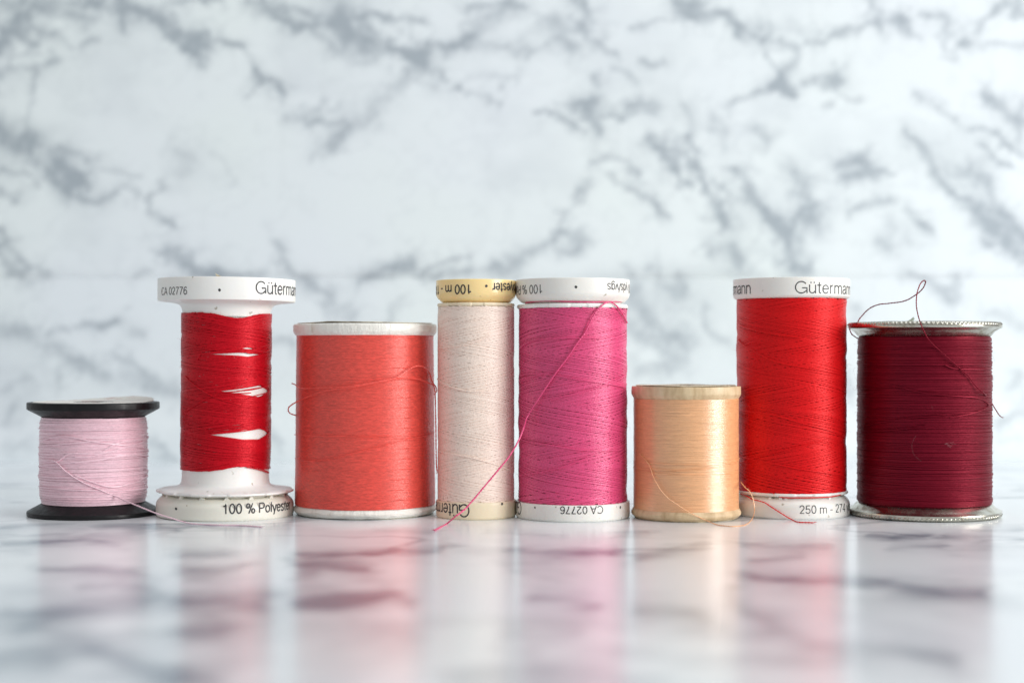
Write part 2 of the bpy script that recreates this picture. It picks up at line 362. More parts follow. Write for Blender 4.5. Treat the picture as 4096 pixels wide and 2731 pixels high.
class Veins:
    """strokes rasterised once on a coarse grid, then looked up with a warp"""
    def __init__(self, strokes, x0, x1, y0, y1, step, extra, seed, wscale, hstretch=1.0, wmul=1.0):
        self.x0, self.y0, self.step = x0, y0, step
        nx, ny = int((x1 - x0) / step) + 1, int((y1 - y0) / step) + 1
        self.g = np.zeros((ny, nx), np.float32); self.h = np.zeros((ny, nx), np.float32)
        r = np.random.default_rng(seed)
        S = list(strokes)
        for _ in range(extra):
            x = r.uniform(x0, x1); y = r.uniform(y0, y1)
            if -60 < x < 4156 and -60 < y < 2731 and (wscale > .5):
                continue
            a = r.uniform(-.3, 1.1); L = r.uniform(80, 320); pts = [(x, y)]
            for k in range(3):
                a += r.normal(0, .35); x += L / 3 * math.cos(a); y += L / 3 * math.sin(a) * hstretch; pts.append((x, y))
            S.append((pts, r.uniform(8, 26) * max(hstretch, .3), r.uniform(.2, .55)))
        xs = x0 + np.arange(nx) * step; ys = y0 + np.arange(ny) * step
        for pts, w, I in S:
            w = max(w * wmul, step * .9)
            xa, xb = min(p[0] for p in pts) - 7 * w, max(p[0] for p in pts) + 7 * w
            ya, yb = min(p[1] for p in pts) - 7 * w, max(p[1] for p in pts) + 7 * w
            i0, i1 = np.searchsorted(xs, [xa, xb]); j0, j1 = np.searchsorted(ys, [ya, yb])
            if i1 <= i0 or j1 <= j0: continue
            X, Y = np.meshgrid(xs[i0:i1], ys[j0:j1])
            D = np.full(X.shape, 1e9)
            for (ax, ay), (bx, by) in zip(pts[:-1], pts[1:]):
                dx, dy = bx - ax, by - ay
                t = np.clip(((X - ax) * dx + (Y - ay) * dy) / (dx * dx + dy * dy + 1e-9), 0, 1)
                D = np.minimum(D, np.hypot(X - ax - t * dx, Y - ay - t * dy))
            v = I * np.exp(-(D / w) ** 2)
            self.g[j0:j1, i0:i1] = 1 - (1 - self.g[j0:j1, i0:i1]) * (1 - v)
            v = .34 * I * np.exp(-(D / (w * 2.7)) ** 2)
            self.h[j0:j1, i0:i1] = 1 - (1 - self.h[j0:j1, i0:i1]) * (1 - v)
    def at(self, x, y, halo=False):
        u = np.clip((x - self.x0) / self.step, 0, self.g.shape[1] - 1.01); v = np.clip((y - self.y0) / self.step, 0, self.g.shape[0] - 1.01)
        i = u.astype(int); j = v.astype(int); fx = u - i; fy = v - j; g = self.h if halo else self.g
        return (g[j, i] * (1 - fx) + g[j, i + 1] * fx) * (1 - fy) + (g[j + 1, i] * (1 - fx) + g[j + 1, i + 1] * fx) * fy

def grid_mesh(name, P, mat, vein, parent=None):
    ny, nx = P.shape[:2]
    i = np.arange(ny - 1)[:, None] * nx; j = np.arange(nx - 1)[None, :]
    F = np.stack([i + j, i + j + 1, i + nx + j + 1, i + nx + j], -1).reshape(-1, 4)
    o = mesh_obj(name, P.reshape(-1, 3), F, mat, parent, True, None)
    a = o.data.attributes.new('vein', 'FLOAT', 'POINT')
    a.data.foreach_set('value', vein.astype(np.float32).ravel())
    o['kind'] = 'structure'
    return o

WALL_Y = 568.0
vw = Veins(WALL_STROKES, -1300, 5400, -1400, 2000, 4, 260, 5, 1.0, wmul=1.0)
def wall_vein(P):
    px = CXP + P[..., 0] / P[..., 1] * FPX; py = HORIZ - (P[..., 2] - EYE) / P[..., 1] * FPX
    wx = 34 * fbm2(px / 120, py / 120, 21, 5) + 14 * fbm2(px / 30, py / 30, 22, 3); wy = 34 * fbm2(px / 120, py / 120, 31, 5) + 14 * fbm2(px / 30, py / 30, 32, 3)
    v = vw.at(px + wx, py + wy)
    h = vw.at(px + 1.6 * wx, py + 1.6 * wy, True)
    m = np.clip(1.0 + 1.0 * fbm2(px / 60, py / 60, 41, 5) + .45 * fbm2(px / 18, py / 18, 45, 3), .05, 1.7)
    m2 = np.clip(.75 + 1.6 * fbm2(px / 130 + 9, py / 110, 43, 4), 0, 1.9)
    soft = np.clip(fbm2(px / 420 + 3, py / 300, 51, 4) - .10, 0, 1) * .22
    rid = np.clip(1 - np.abs(fbm2(px / 150 + 40, py / 130, 47, 5)) * 9, 0, 1) ** 1.3
    rid2 = np.clip(1 - np.abs(fbm2((px * .8 - py * .6) / 90 + 7, (px * .6 + py * .8) / 150, 48, 5)) * 8, 0, 1) ** 1.3
    s = np.clip(v * m * 1.0 + h * (m2 * 1.1 + 1.6 * rid + 1.3 * rid2) + .05 * rid + soft, 0, 1)
    s = 1 - np.exp(-s * 1.35); s = s * .95
    return s
# lower sheet: flat on the table, bending up into the backdrop
def lower_profile():
    Rb = 26.0
    pts = []
    for t in np.linspace(0, np.pi / 2, 34):
        pts.append((WALL_Y - Rb + Rb * math.sin(t), Rb - Rb * math.cos(t)))
    zt = EYE + (HORIZ - 1112) / FPX * WALL_Y
    for z in np.arange(Rb + .8, zt, .8): pts.append((WALL_Y, z))
    pts.append((WALL_Y, zt))
    return np.array(pts), zt
prof, SEAM = lower_profile()
xs = np.arange(-330, 330.1, .9)
P = np.zeros((len(prof), len(xs), 3)); P[..., 0] = xs[None, :]; P[..., 1] = prof[:, 0:1]; P[..., 2] = prof[:, 1:2]
grid_mesh('backdrop_lower_sheet', P, M_wall, wall_vein(P) * .86)
zs = np.arange(SEAM - 3, 260, .9)
P = np.zeros((len(zs), len(xs), 3)); P[..., 0] = xs[None, :]; P[..., 1] = WALL_Y + 1.2; P[..., 2] = zs[:, None]
grid_mesh('backdrop_upper_sheet', P, M_wall, wall_vein(P))
# table top
vt = Veins(TABLE_STROKES, -300, 4400, 2080, 2900, 3, 0, 6, 1.0, wmul=1.9)
vt2 = Veins([], -500, 500, -100, 700, 1.0, 0, 9, 0)
ys = np.concatenate([np.arange(-60, 300, 1.2), np.arange(300, WALL_Y - 26, .8), [WALL_Y - 26]])
P = np.zeros((len(ys), len(xs), 3)); P[..., 0] = xs[None, :]; P[..., 1] = ys[:, None]
X, Y = P[..., 0], P[..., 1]
safe = np.maximum(Y, 60)
px = CXP + X / safe * FPX; py = HORIZ + EYE / safe * FPX
w = np.clip((py - 2080) / 500, .12, 1)
v1 = vt.at(px + 60 * fbm2(X / 9, Y / 9, 61, 4), py + 26 * w * fbm2(X / 7, Y / 7, 71, 4)) * (Y > 170) * (Y < 347)
hh = vt.at(px + 90 * fbm2(X / 9, Y / 9, 62, 4), py + 40 * w * fbm2(X / 7, Y / 7, 72, 4), True) * (Y > 170) * (Y < 347) * np.clip(.8 + 1.5 * fbm2(X / 14, Y / 14, 73, 4), 0, 2)
f = fbm2(X / 55 + 4, Y / 42, 81, 5)
ridge = np.clip(1 - np.abs(f) * 9, 0, 1) ** 1.4 * np.clip(fbm2(X / 60, Y / 60, 91, 3) * 1.6 + .45, 0, 1)
outside = np.clip((Y - 350) / 12, 0, 1) + np.clip((172 - Y) / 10, 0, 1)
soft = np.clip(fbm2(X / 30 + 3, Y / 30, 95, 5) - .08, 0, 1)
blot = np.clip(fbm2(X / 26 + 8, Y / 20, 97, 4) - .05, 0, 1) * np.clip((250 - Y) / 60, 0, 1) * 1.0
vein = np.clip(blot + hh * 2.2 + v1 * np.clip(.95 + .7 * fbm2(X / 12, Y / 12, 65, 4), .0, 1.6) * .72 + ridge * .6 * np.clip(outside + .8 * (Y > 290), .2, 1) + soft * .5, 0, .95)
grid_mesh('table_surface', P, M_table, vein)

# ------------------------------------------------------------------ spool frame of reference
class Spool:
    def __init__(s, cx, front_y, Rpx, label, category='thread spool', tilt=0.0, dd=None):
        df = EYE * FPX / (front_y - HORIZ)
        s.R = Rpx * df / (FPX - Rpx)
        s.d = dd if dd else df + s.R
        s.k = s.d / FPX                       # mm per photo pixel at the axis
        s.cx = (cx - CXP) * s.k
        e = bpy.data.objects.new('thread_spool', None)
        e.empty_display_size = .01
        e.location = (s.cx * MM, s.d * MM, 0)
        e.rotation_euler = (0, math.radians(tilt), 0)
        e['label'] = label; e['category'] = category
        e['group'] = 'spools of sewing thread standing in a row'
        COL.objects.link(e); s.e = e
    def z(s, py): return EYE - (py - HORIZ) * s.k
    def r(s, rpx): return rpx * s.k
    def hit(s, px, py, R):
        """local point where the sight line through a photo pixel meets a cylinder of radius R round the axis"""
        a = (px - CXP) / FPX
        A = 1 + a * a; B = -2 * (s.cx * a + s.d); Cc = s.cx ** 2 + s.d ** 2 - R * R
        disc = B * B - 4 * A * Cc
        if disc < 0:
            t = -B / (2 * A)
            x, y = a * t - s.cx, t - s.d
            n = math.hypot(x, y); x *= R / n; y *= R / n
            t = y + s.d
        else:
            t = (-B - math.sqrt(disc)) / (2 * A); x, y = a * t - s.cx, t - s.d
        return np.array([x, y, EYE - (py - HORIZ) / FPX * t])
    def th(s, px, R):
        p = s.hit(px, HORIZ, R); return math.atan2(p[0], -p[1])
    def free(s, px, py, depth):
        return np.array([(px - CXP) / FPX * depth - s.cx, depth - s.d, EYE - (py - HORIZ) / FPX * depth])
    def tab(s, px, py, z=.14):
        t = (EYE - z) * FPX / (py - HORIZ)
        return s.free(px, py, t)

# plain grotesque letters drawn as strokes: cap height 1, x-height .72
def _a(cx, cy, rx, ry, a0, a1, n=14):
    return [(cx + rx * math.cos(math.radians(a0 + (a1 - a0) * t / n)), cy + ry * math.sin(math.radians(a0 + (a1 - a0) * t / n))) for t in range(n + 1)]
GLYPH = {
 ' ': (.30, []),
 '-': (.46, [[(.08, .36), (.38, .36)]]),
 '/': (.34, [[(.02, -.06), (.32, 1.0)]]),
 'G': (.86, [_a(.43, .5, .365, .47, 38, 322, 26) + [(.79, .22)], [(.47, .46), (.79, .46), (.79, .03)]]),
 'C': (.80, [_a(.42, .5, .355, .47, 42, 318, 26)]),
 'A': (.72, [[(.03, 0), (.36, 1.0), (.69, 0)], [(.15, .34), (.57, .34)]]),
 'P': (.68, [[(.10, 0), (.10, .96), (.38, .96)] + _a(.38, .705, .22, .255, 90, -90, 14)[1:] + [(.10, .45)]]),
 'u': (.60, [[(.10, .72), (.10, .25)] + _a(.28, .24, .18, .20, 180, 350, 12), [(.50, .72), (.50, 0)]]),
 'ü': (.60, [[(.10, .72), (.10, .25)] + _a(.28, .24, .18, .20, 180, 350, 12), [(.50, .72), (.50, 0)], [(.19, .84), (.19, .95)], [(.41, .84), (.41, .95)]]),
 't': (.34, [[(.16, .93), (.16, .14)] + _a(.28, .15, .12, .12, 180, 275, 6), [(.02, .68), (.31, .68)]]),
 'e': (.58, [[(.08, .38), (.50, .38)] + _a(.29, .36, .215, .33, 4, 325, 22)[1:]]),
 'r': (.37, [[(.10, 0), (.10, .72)], _a(.30, .42, .20, .27, 180, 82, 9)]),
 'n': (.60, [[(.10, 0), (.10, .72)], _a(.30, .44, .20, .24, 180, 0, 14) + [(.50, 0)]]),
 'm': (.90, [[(.10, 0), (.10, .72)], _a(.28, .46, .175, .22, 180, 0, 14) + [(.455, 0)], _a(.63, .46, .175, .22, 180, 0, 14) + [(.805, 0)]]),
 'a': (.57, [_a(.28, .50, .18, .18, 165, 0, 12) + [(.46, .10), (.53, .04)], [(.46, .42)] + _a(.24, .20, .175, .165, 82, 350, 16) + [(.46, .26)]]),
 'o': (.58, [_a(.29, .355, .215, .325, 0, 360, 26)]),
 'l': (.24, [[(.12, 0), (.12, 1.0)]]),
 'y': (.53, [[(.03, .72), (.27, .05)], [(.50, .72), (.24, -.10)] + _a(.15, -.10, .10, .12, 0, -95, 6)]),
 's': (.52, [_a(.26, .53, .17, .15, 20, 200, 12) + [(.24, .38)] + _a(.26, .19, .18, .16, 62, -165, 14)]),
 'd': (.60, [_a(.28, .355, .20, .325, 0, 360, 24), [(.50, 0), (.50, 1.0)]]),
 'g': (.60, [_a(.28, .37, .20, .31, 0, 360, 24), [(.50, .72), (.50, -.02)] + _a(.30, -.04, .20, .18, 0, -155, 12)]),
 'v': (.53, [[(.03, .72), (.265, .02), (.50, .72)]]),
 '0': (.60, [_a(.30, .5, .215, .46, 0, 360, 28)]),
 '1': (.60, [[(.12, .74), (.24, .77), (.32, .84), (.35, .97), (.35, 0)]]),
 '2': (.60, [_a(.30, .70, .20, .265, 175, -25, 16) + [(.10, .05), (.52, .05)]]),
 '4': (.60, [[(.42, 0), (.42, .95), (.06, .28), (.55, .28)]]),
 '5': (.60, [[(.50, .95), (.16, .95), (.11, .50)] + _a(.29, .32, .215, .275, 140, -160, 20)]),
 '6': (.60, [_a(.30, .31, .205, .27, 0, 360, 24), [(.095, .31)] + _a(.33, .52, .235, .43, 185, 45, 16)]),
 '7': (.60, [[(.08, .94), (.52, .94), (.34, .55), (.25, .25), (.22, 0)]]),
 '%': (.92, [_a(.22, .74, .14, .21, 0, 360, 18), _a(.70, .24, .14, .21, 0, 360, 18), [(.28, -.02), (.64, 1.0)]]),
}

def ring_text(sp, cap, text, R, py, cap_h, px, anchor='start', flip=False, sx=1.0, weight=.105, gap=.0):
    strokes = []; x = 0.0
    for ch in text:
        w, st = GLYPH[ch]
        for q in st: strokes.append([((x + a) * cap_h * sx, b * cap_h) for a, b in q])
        x += w + gap
    W = x * cap_h * sx; x0 = 0
    s = -1 if flip else 1
    t0 = sp.th(px, R)
    if anchor == 'end': t0 -= s * W / R
    ph = sp.hit(px, py, R)
    V, F = [], []
    lr = random.Random(len(text) * 7 + int(px))
    for n_, q in enumerate(strokes):
        d = []
        for (ax, ay), (bx, by) in zip(q[:-1], q[1:]):
            k = max(1, int(math.hypot(bx - ax, by - ay) / .2))
            d += [(ax + (bx - ax) * t / k, ay + (by - ay) * t / k) for t in range(k)]
        d.append(q[-1]); d = np.array(d)
        T = np.gradient(d, axis=0); T /= np.linalg.norm(T, axis=1)[:, None] + 1e-9
        N = np.stack([-T[:, 1], T[:, 0]], 1)
        wv = weight * cap_h / 2 * np.array([lr.uniform(.86, 1.14) for _ in d])
        off = .03 + .0015 * n_
        base = len(V)
        for sd in (-1, 1):
            for (a, b), (nx_, ny_), w_ in zip(d, N, wv):
                u, v = a + sd * nx_ * w_, b + sd * ny_ * w_
                th = t0 + s * u / R
                V.append([(R + off) * math.sin(th), -(R + off) * math.cos(th), ph[2] + s * (v - cap_h / 2)])
        m = len(d)
        for i_ in range(m - 1): F.append([base + i_, base + i_ + 1, base + m + i_ + 1, base + m + i_])
    return mesh_obj('printed_lettering', V, np.array(F), M_ink, cap, False)

def ring_dot(sp, cap, R, px, py, rad=.33):
    p = sp.hit(px, py, R); th0 = math.atan2(p[0], -p[1])
    V = [[(R + .035) * math.sin(th0), -(R + .035) * math.cos(th0), p[2]]]
    n = 14
    for i in range(n):
        a = 2 * math.pi * i / n; rr = rad * random.uniform(.85, 1.12)
        th = th0 + rr * math.cos(a) / R; V.append([(R + .035) * math.sin(th), -(R + .035) * math.cos(th), p[2] + rr * math.sin(a)])
    F = np.array([[0, 1 + i, 1 + (i + 1) % n] for i in range(n)])
    return mesh_obj('printed_dot', V, F, M_ink, cap, False)

def tri(x): return np.arcsin(.985 * np.sin(x)) / math.asin(.985)

def helix(zlo, zhi, Rf, rt, pitch, amp=0.0, P=11.0, phase=0.0, seg=60, jz=.03, jr=.02, seed=0, warp=None, down=False, irregular=0.0, flat=.8):
    n = (zhi - zlo) / pitch
    N = int(n * seg)
    th = np.linspace(0, 2 * np.pi * n, N)
    zc = zlo + pitch * th / (2 * np.pi)
    if down: zc = zhi + zlo - zc
    z = zc.copy()
    if amp:
        e = pitch / P
        fade = np.clip(np.minimum(zhi - zc, zc - zlo) / amp, 0, 1)
        am = amp * (1 + .3 * smooth_noise(zc, seed + 3, 2.3))
        z = z + am * fade * tri(th * (1 + e) + phase + .9 * smooth_noise(zc, seed + 5, 3.1))
    if irregular:
        z = z + irregular * smooth_noise(th, seed + 8, 2.2 * 2 * np.pi * .31) + irregular * 1.2 * smooth_noise(th, seed + 9, 2 * np.pi * 3.7) * np.sin(th + smooth_noise(th, seed + 10, 40) * 4)
    z = z + jz * smooth_noise(th, seed + 1, 1.7)
    ang = th + phase * .37 + seed
    z = np.clip(z, zlo, zhi)
    if warp is not None: z = warp(ang, z)
    R = Rf(z) + jr * smooth_noise(th, seed + 2, 2.6) + jr * .8 * smooth_noise(zc, seed + 4, .7)
    er = np.stack([np.sin(ang), -np.cos(ang), np.zeros_like(ang)], 1)
    Pp = er * R[:, None]; Pp[:, 2] = z
    return tube(Pp, rt, 6, er, flat)

def weave(zlo, zhi, Rf, rt, gap, lead, P, seed, warp=None, seg=64, depth=.95, flat=.6, jz=.22):
    # two crossing families of parallel turns that change places on top, as on a cross-wound spool
    G = []; rj = np.random.default_rng(seed + 77)
    for fam in (0, 1):
        ns = max(1, int(round(lead / gap)))
        sl = 1 if fam == 0 else -1
        for k in range(ns):
            o = (k + rj.uniform(-.3, .3)) * lead / ns
            n0 = (zhi - zlo) / lead + 1
            t = np.linspace(0, 2 * np.pi * n0, int(n0 * seg))
            base = (zlo - lead + o + lead * t / (2 * np.pi))
            if sl < 0: base = zhi + zlo - base
            m = (base > zlo) & (base < zhi)
            if m.sum() < 4: continue
            t, base = t[m], base[m]
            bend = 1 + .45 * smooth_noise(np.full(1, (o + fam * 3.3)), seed + 3, 1.1)[0] * 0
            z = base + jz * gap * smooth_noise(t + k * 3.1 + fam * 50, seed + fam, 2.4) + .5 * gap * smooth_noise(base + 13 * fam, seed + 6, 1.3)
            z = np.clip(z, zlo, zhi)
            ang = t + seed
            g = np.sin(2 * np.pi * (base + .17 * P * tri(ang + .8) + .9 * smooth_noise(base, seed + 7, 3.0)) / P + 1.2 * smooth_noise(ang * np.ones_like(base), seed + 8, 1.9))
            top = np.tanh(g * 3.5) * (1 if fam == 0 else -1)
            if warp is not None: z = warp(ang, z)
            R = Rf(z) + top * rt * depth * .5 - rt * depth * .5 + .014 * smooth_noise(t + 31 * k, seed + 9 + fam, 1.2)
            er = np.stack([np.sin(ang), -np.cos(ang), np.zeros_like(ang)], 1)
            Pp = er * R[:, None]; Pp[:, 2] = z
            G.append(tube(Pp, rt, 6, er, flat))
    return G

def hairs(zlo, zhi, R, n, seed=0, L=1.4):
    r = np.random.default_rng(seed); G = []
    for _ in range(n):
        a = r.uniform(-np.pi, np.pi); z = r.uniform(zlo, zhi)
        p = np.array([R * math.sin(a), -R * math.cos(a), z]); o = np.array([math.sin(a), -math.cos(a), 0])
        t = np.array([math.cos(a), math.sin(a), 0]) * r.choice([-1, 1])
        q = [p]; d = o * .5 + t * r.uniform(.2, .9) + np.array([0, 0, r.normal(0, .6)]); d /= np.linalg.norm(d)
        for k in range(5):
            d = d + r.normal(0, .35, 3) - o * .12; d /= np.linalg.norm(d); q.append(q[-1] + d * L * r.uniform(.15, .3))
        G.append(tube(np.array(q), .011, 3))
    return G

def path_on(sp, pts, R, per=30):
    """a strand lying on the winding; pts in photo pixels"""
    Q = np.array([[sp.th(px, R), sp.hit(px, py, R)[2]] for px, py in pts])
    Q = spline(Q, per)
    return np.stack([R * np.sin(Q[:, 0]), -R * np.cos(Q[:, 0]), Q[:, 1]], 1)

def cyl(r, z0, z1, seg=96):
    return lathe([(r, z0), (r, z1)], seg)

def ticks(n, amp_, sharp=1):
    return lambda th: amp_ * np.sign(np.sin(n * th)) * (np.abs(np.sin(n * th)) ** .5)

def tail(sp, P, r, mat, name='thread_tail'):
    n = len(P); s = np.cumsum(np.r_[0, np.linalg.norm(np.diff(P, axis=0), axis=1)])
    rr = r * (1 + .2 * np.sin(s * 9) + .1 * smooth_noise(s, 5, .4))
    Pw = P + np.stack([.02 * smooth_noise(s, k + 20, .6) for k in range(3)], 1)
    rr = rr * np.clip((s[-1] - s) / 1.5 + .7, .7, 1)
    G = [tube(Pw, rr, 8)]
    d = Pw[-1] - Pw[-3]; d /= np.linalg.norm(d) + 1e-9
    for k in range(4):      # frayed end
        e = d + np.array([random.gauss(0, .45), random.gauss(0, .3), abs(random.gauss(0, .35))])
        q = [Pw[-2], Pw[-1] + e * .22, Pw[-1] + e * .5 + np.array([0, 0, random.uniform(0, .1)])]
        G.append(tube(np.array(q), [r * .45, r * .3, r * .12], 5))
    for k in range(int(s[-1] / 2.2)):       # loose fibres along the strand
        j = random.randrange(2, n - 2); v = np.array([random.gauss(0, 1), -abs(random.gauss(0, 1)), abs(random.gauss(0, 1))]); v /= np.linalg.norm(v)
        G.append(tube(np.array([Pw[j], Pw[j] + v * .3, Pw[j] + v * .5 + d * .25]), .012, 3))
    V, F = join_geo(G)
    return mesh_obj(name, V, F, mat, sp.e)

# ================================================================== 1 pink bobbin with black flanges
s = Spool(375, 2082, 258, 'short spool of pale pink thread with black flanges and a curling paper label on top')
M = thread_mat('pink_thread', (.88, .60, .68), .36, tint=.8, var=.10, spec=.9, streak=(.4, .4, 1.0))
R = s.R; rw = s.r(207)
zt, zr, zc = s.z(1606), s.z(1634), s.z(1668)
core = lathe([(3, 4), (rw - 1.5, 4), (rw - 1.5, zt - 4), (3, zt - 4)])
mesh_obj('core', *core, M_black, s.e)
top = bev([(2.6, zt - 1.8, 0), (2.6, zt), (R - 1.4, zt - .25), (R - 1.1, zt), (R, zt - .1), (R, zr), (rw - .7, zc), (rw - 2, zc - .6)], .16)
def chip(i, th): return -.05 * np.clip(smooth_noise(th * 40, 3 + i % 2, 1.0), 0, 1)
mesh_obj('flange', *lathe(top, 144, lambda i, th: chip(i, th)), M_black, s.e)
zb1, zb2 = s.z(2038), s.z(2004)
bot = bev([(rw - 2, zb2 + .6), (rw - .7, zb2), (R, zb1), (R, .12), (R - .3, 0), (3, 0), (3, 2)], .16)
mesh_obj('flange', *lathe(bot, 144, lambda i, th: chip(i, th)), M_black, s.e)
def Rf(z): return rw + .12 + .12 * np.sin((z - zb2) / (zc - zb2) * np.pi) - .45 * np.exp(-((z - zb2) / .9) ** 2) - .35 * np.exp(-((z - zc) / .7) ** 2) + .07 * smooth_noise(z, 77, 1.6)
G = [cyl(rw - .3, zb2, zc)]
G.append(helix(zb2, zc, lambda z: Rf(z) - .22, .14, .25, irregular=.05, seed=3))
G.append(helix(zb2, zc, lambda z: Rf(z) - .08, .13, .29, irregular=.26, jr=.04, seed=4, flat=.8))
G.append(helix(zb2 + 2, zc - 2, lambda z: Rf(z) + .05, .17, 2.3, irregular=1.2, jr=.04, seed=5))
for pts in ([(600,1745),(500,1790),(400,1815),(280,1815),(225,1845),(168,1840)], [(585,1755),(480,1770),(380,1822),(300,1828)], [(595,1822),(500,1820),(400,1840),(300,1850)],
            [(170,1760),(260,1745),(400,1770),(580,1790)], [(590,1900),(520,1935),(430,1945),(300,1900)]):
    G.append(tube(path_on(s, pts, rw + .32), .18, 6))
G += hairs(zb2, zc, rw + .2, 40, 1)
mesh_obj('thread_winding', *join_geo(G), M, s.e)
# tail: leaves the winding, over the flange, past the next spool, down to the table
a = path_on(s, [(172,1838),(200,1840),(225,1848),(270,1890),(330,1928),(400,1958),(460,1983)], rw + .42, 8)
b = np.array([s.free(505, 2003, 354), s.free(560, 2026, 350), s.free(620, 2050, 347.5), s.free(680, 2070, 346), s.tab(760, 2092), s.tab(850, 2098), s.tab(960, 2100), s.tab(1050, 2106)])
tail(s, spline(np.vstack([a[::8], b]), 14), .15, M)
# paper label, torn and lifting at its right edge
def label_disc(rad, r0, z, lift, seed, th=.12, seg=96, rings=10, irr=.25):
    V = []; rr = np.linspace(r0, rad, rings); t = np.linspace(0, 2 * np.pi, seg, endpoint=False)
    edge = irr * smooth_noise(t * 6, seed, 1.0)
    for side in (1, 0):
        for i, q in enumerate(rr):
            q2 = q + edge * (i / (rings - 1))
            x = q2 * np.sin(t); y = -q2 * np.cos(t)
            V.append(np.stack([x, y, z + lift(x, y, q2) + th * side], 1))
    V = np.concatenate(V); n = seg; j = np.arange(n); jn = (j + 1) % n; F = []
    for i in range(rings - 1):
        F.append(np.stack([i*n + j, i*n + jn, (i+1)*n + jn, (i+1)*n + j], 1))
        o = rings * n
        F.append(np.stack([o + i*n + j, o + (i+1)*n + j, o + (i+1)*n + jn, o + i*n + jn], 1))
    a_, o = (rings - 1) * n, rings * n
    F.append(np.stack([a_ + j, a_ + jn, o + a_ + jn, o + a_ + j], 1))
    F.append(np.stack([j, o + j, o + jn, jn], 1))
    return V, np.concatenate(F)
V, F = label_disc(R - 1.3, 2.8, zt - .12, lambda x, y, q: .05 + np.clip(x * .55 + y * .8 - 3, 0, None) ** 1.5 * .028 - .45 * np.exp(-((q - 3) / 1.3) ** 2) + .03 * np.sin(x * 1.3 + y), 2)
lb = mesh_obj('paper_label', V, F, M_paper_red, s.e, True, 50); lb['label'] = 'off-white round paper label with faded red print'
S1 = s

# ================================================================== text spool builder (the four slender plastic spools)
def cap_profile(R, z0, z1, rin, b_top=.2, b_bot=.2):
    return bev([(rin, z0), (R - .02, z0, b_bot), (R, z1, b_top), (R - 1.2, z1 + .02, .15), (R - 1.5, z1 - .8, .1), (rin, z1 - .8)], .2, 6)

# ================================================================== 2 half used red, big caps
s = Spool(901, 2087, 271.5, 'nearly used-up spool of red thread on a white core, wide round caps at both ends', tilt=.45)
M = thread_mat('dark_red_thread', (.50, .0035, .012), .36, spec=.9, sheen=.01, tint=.08, var=.12)
R = s.R
z1, z0 = s.z(1119), s.z(1207)
rn = s.r(172)
c_top = mesh_obj('cap', *lathe(bev([(2, z1 - .8), (R - 1.4, z1 - .8), (R - 1.1, z1), (R, z1), (R, z0), (R - 1.2, z0 - .15), (rn + 3.2, z0 - .25, .6), (rn + .5, z0 - .75, 1.4), (rn, z0 - 3.0, 1.5), (rn, z0 - 4)], .16, 5)), M_bright, s.e)
zd = s.z(1953)
core = mesh_obj('core', *lathe(bev([(rn, z0 - 3.5), (rn, zd + 2.6), (rn + .2, zd + 1.1, .9), (rn + 2.2, zd + .35, 1.2), (R - .6, zd, .3)], .6, 6)), M_bright, s.e)
notch = lambda i, th: -.35 * np.clip(np.sin(th * 11 + .6) * 4, 0, 1)
fl = mesh_obj('notched_flange', *lathe([(rn, zd + .3), (R - 1.5, zd + .16), (R - .5, zd + .05), (R - .05, zd - .12), (R - .02, zd - .42), (R - .6, zd - .72), (6, zd - .9)], 360, lambda i, th: notch(i, th) * (1 if 2 <= i <= 5 else 0)), M_bright, s.e)
zc1 = s.z(1976)
c_bot = mesh_obj('cap', *lathe(bev([(4, 0), (R - .35, 0, .35), (R, .5, .3), (R - .02, zc1 - 1.4, .8), (R - 1.5, zc1, .5), (R - 3.0, zc1 + .1, .2), (rn, zc1 - .5)], .3, 5)), M_cream, s.e)
G = [cyl(R - 3.0, zc1 - .5, zd, 96)]
for k in range(16):    # prongs in the slot between flange and cap
    a = 2 * math.pi * k / 16 + .2
    w_ = .05
    V = []
    for rr in (R - 2.6, R - 1.4):
        V += [[rr * math.sin(a - w_), -rr * math.cos(a - w_), zc1 - .2], [rr * math.sin(a + w_), -rr * math.cos(a + w_), zc1 - .2], [rr * math.sin(a + w_ * .2), -rr * math.cos(a + w_ * .2), zd - .7], [rr * math.sin(a - w_ * .2), -rr * math.cos(a - w_ * .2), zd - .7]]
    G.append((np.array(V), np.array([[0, 1, 2, 3], [7, 6, 5, 4], [0, 3, 7, 4], [1, 5, 6, 2], [2, 6, 7, 3]])))
mesh_obj('clip_ring', *join_geo(G), M_cream, s.e)
GAPS = [(s.th(985, rn), s.hit(985, 1417, rn)[2], .62, 1.15, .42), (s.th(1032, rn), s.hit(1032, 1562, rn)[2], 1.75, 1.05, .42), (s.th(1030, rn), s.hit(1030, 1734, rn)[2], 1.6, 1.3, .42),
        (s.th(985, rn), s.hit(985, 1393, rn)[2], .3, .22, .25)]
zw1, zw0 = s.hit(907, 1250, rn)[2], s.hit(850, 1886, rn)[2]
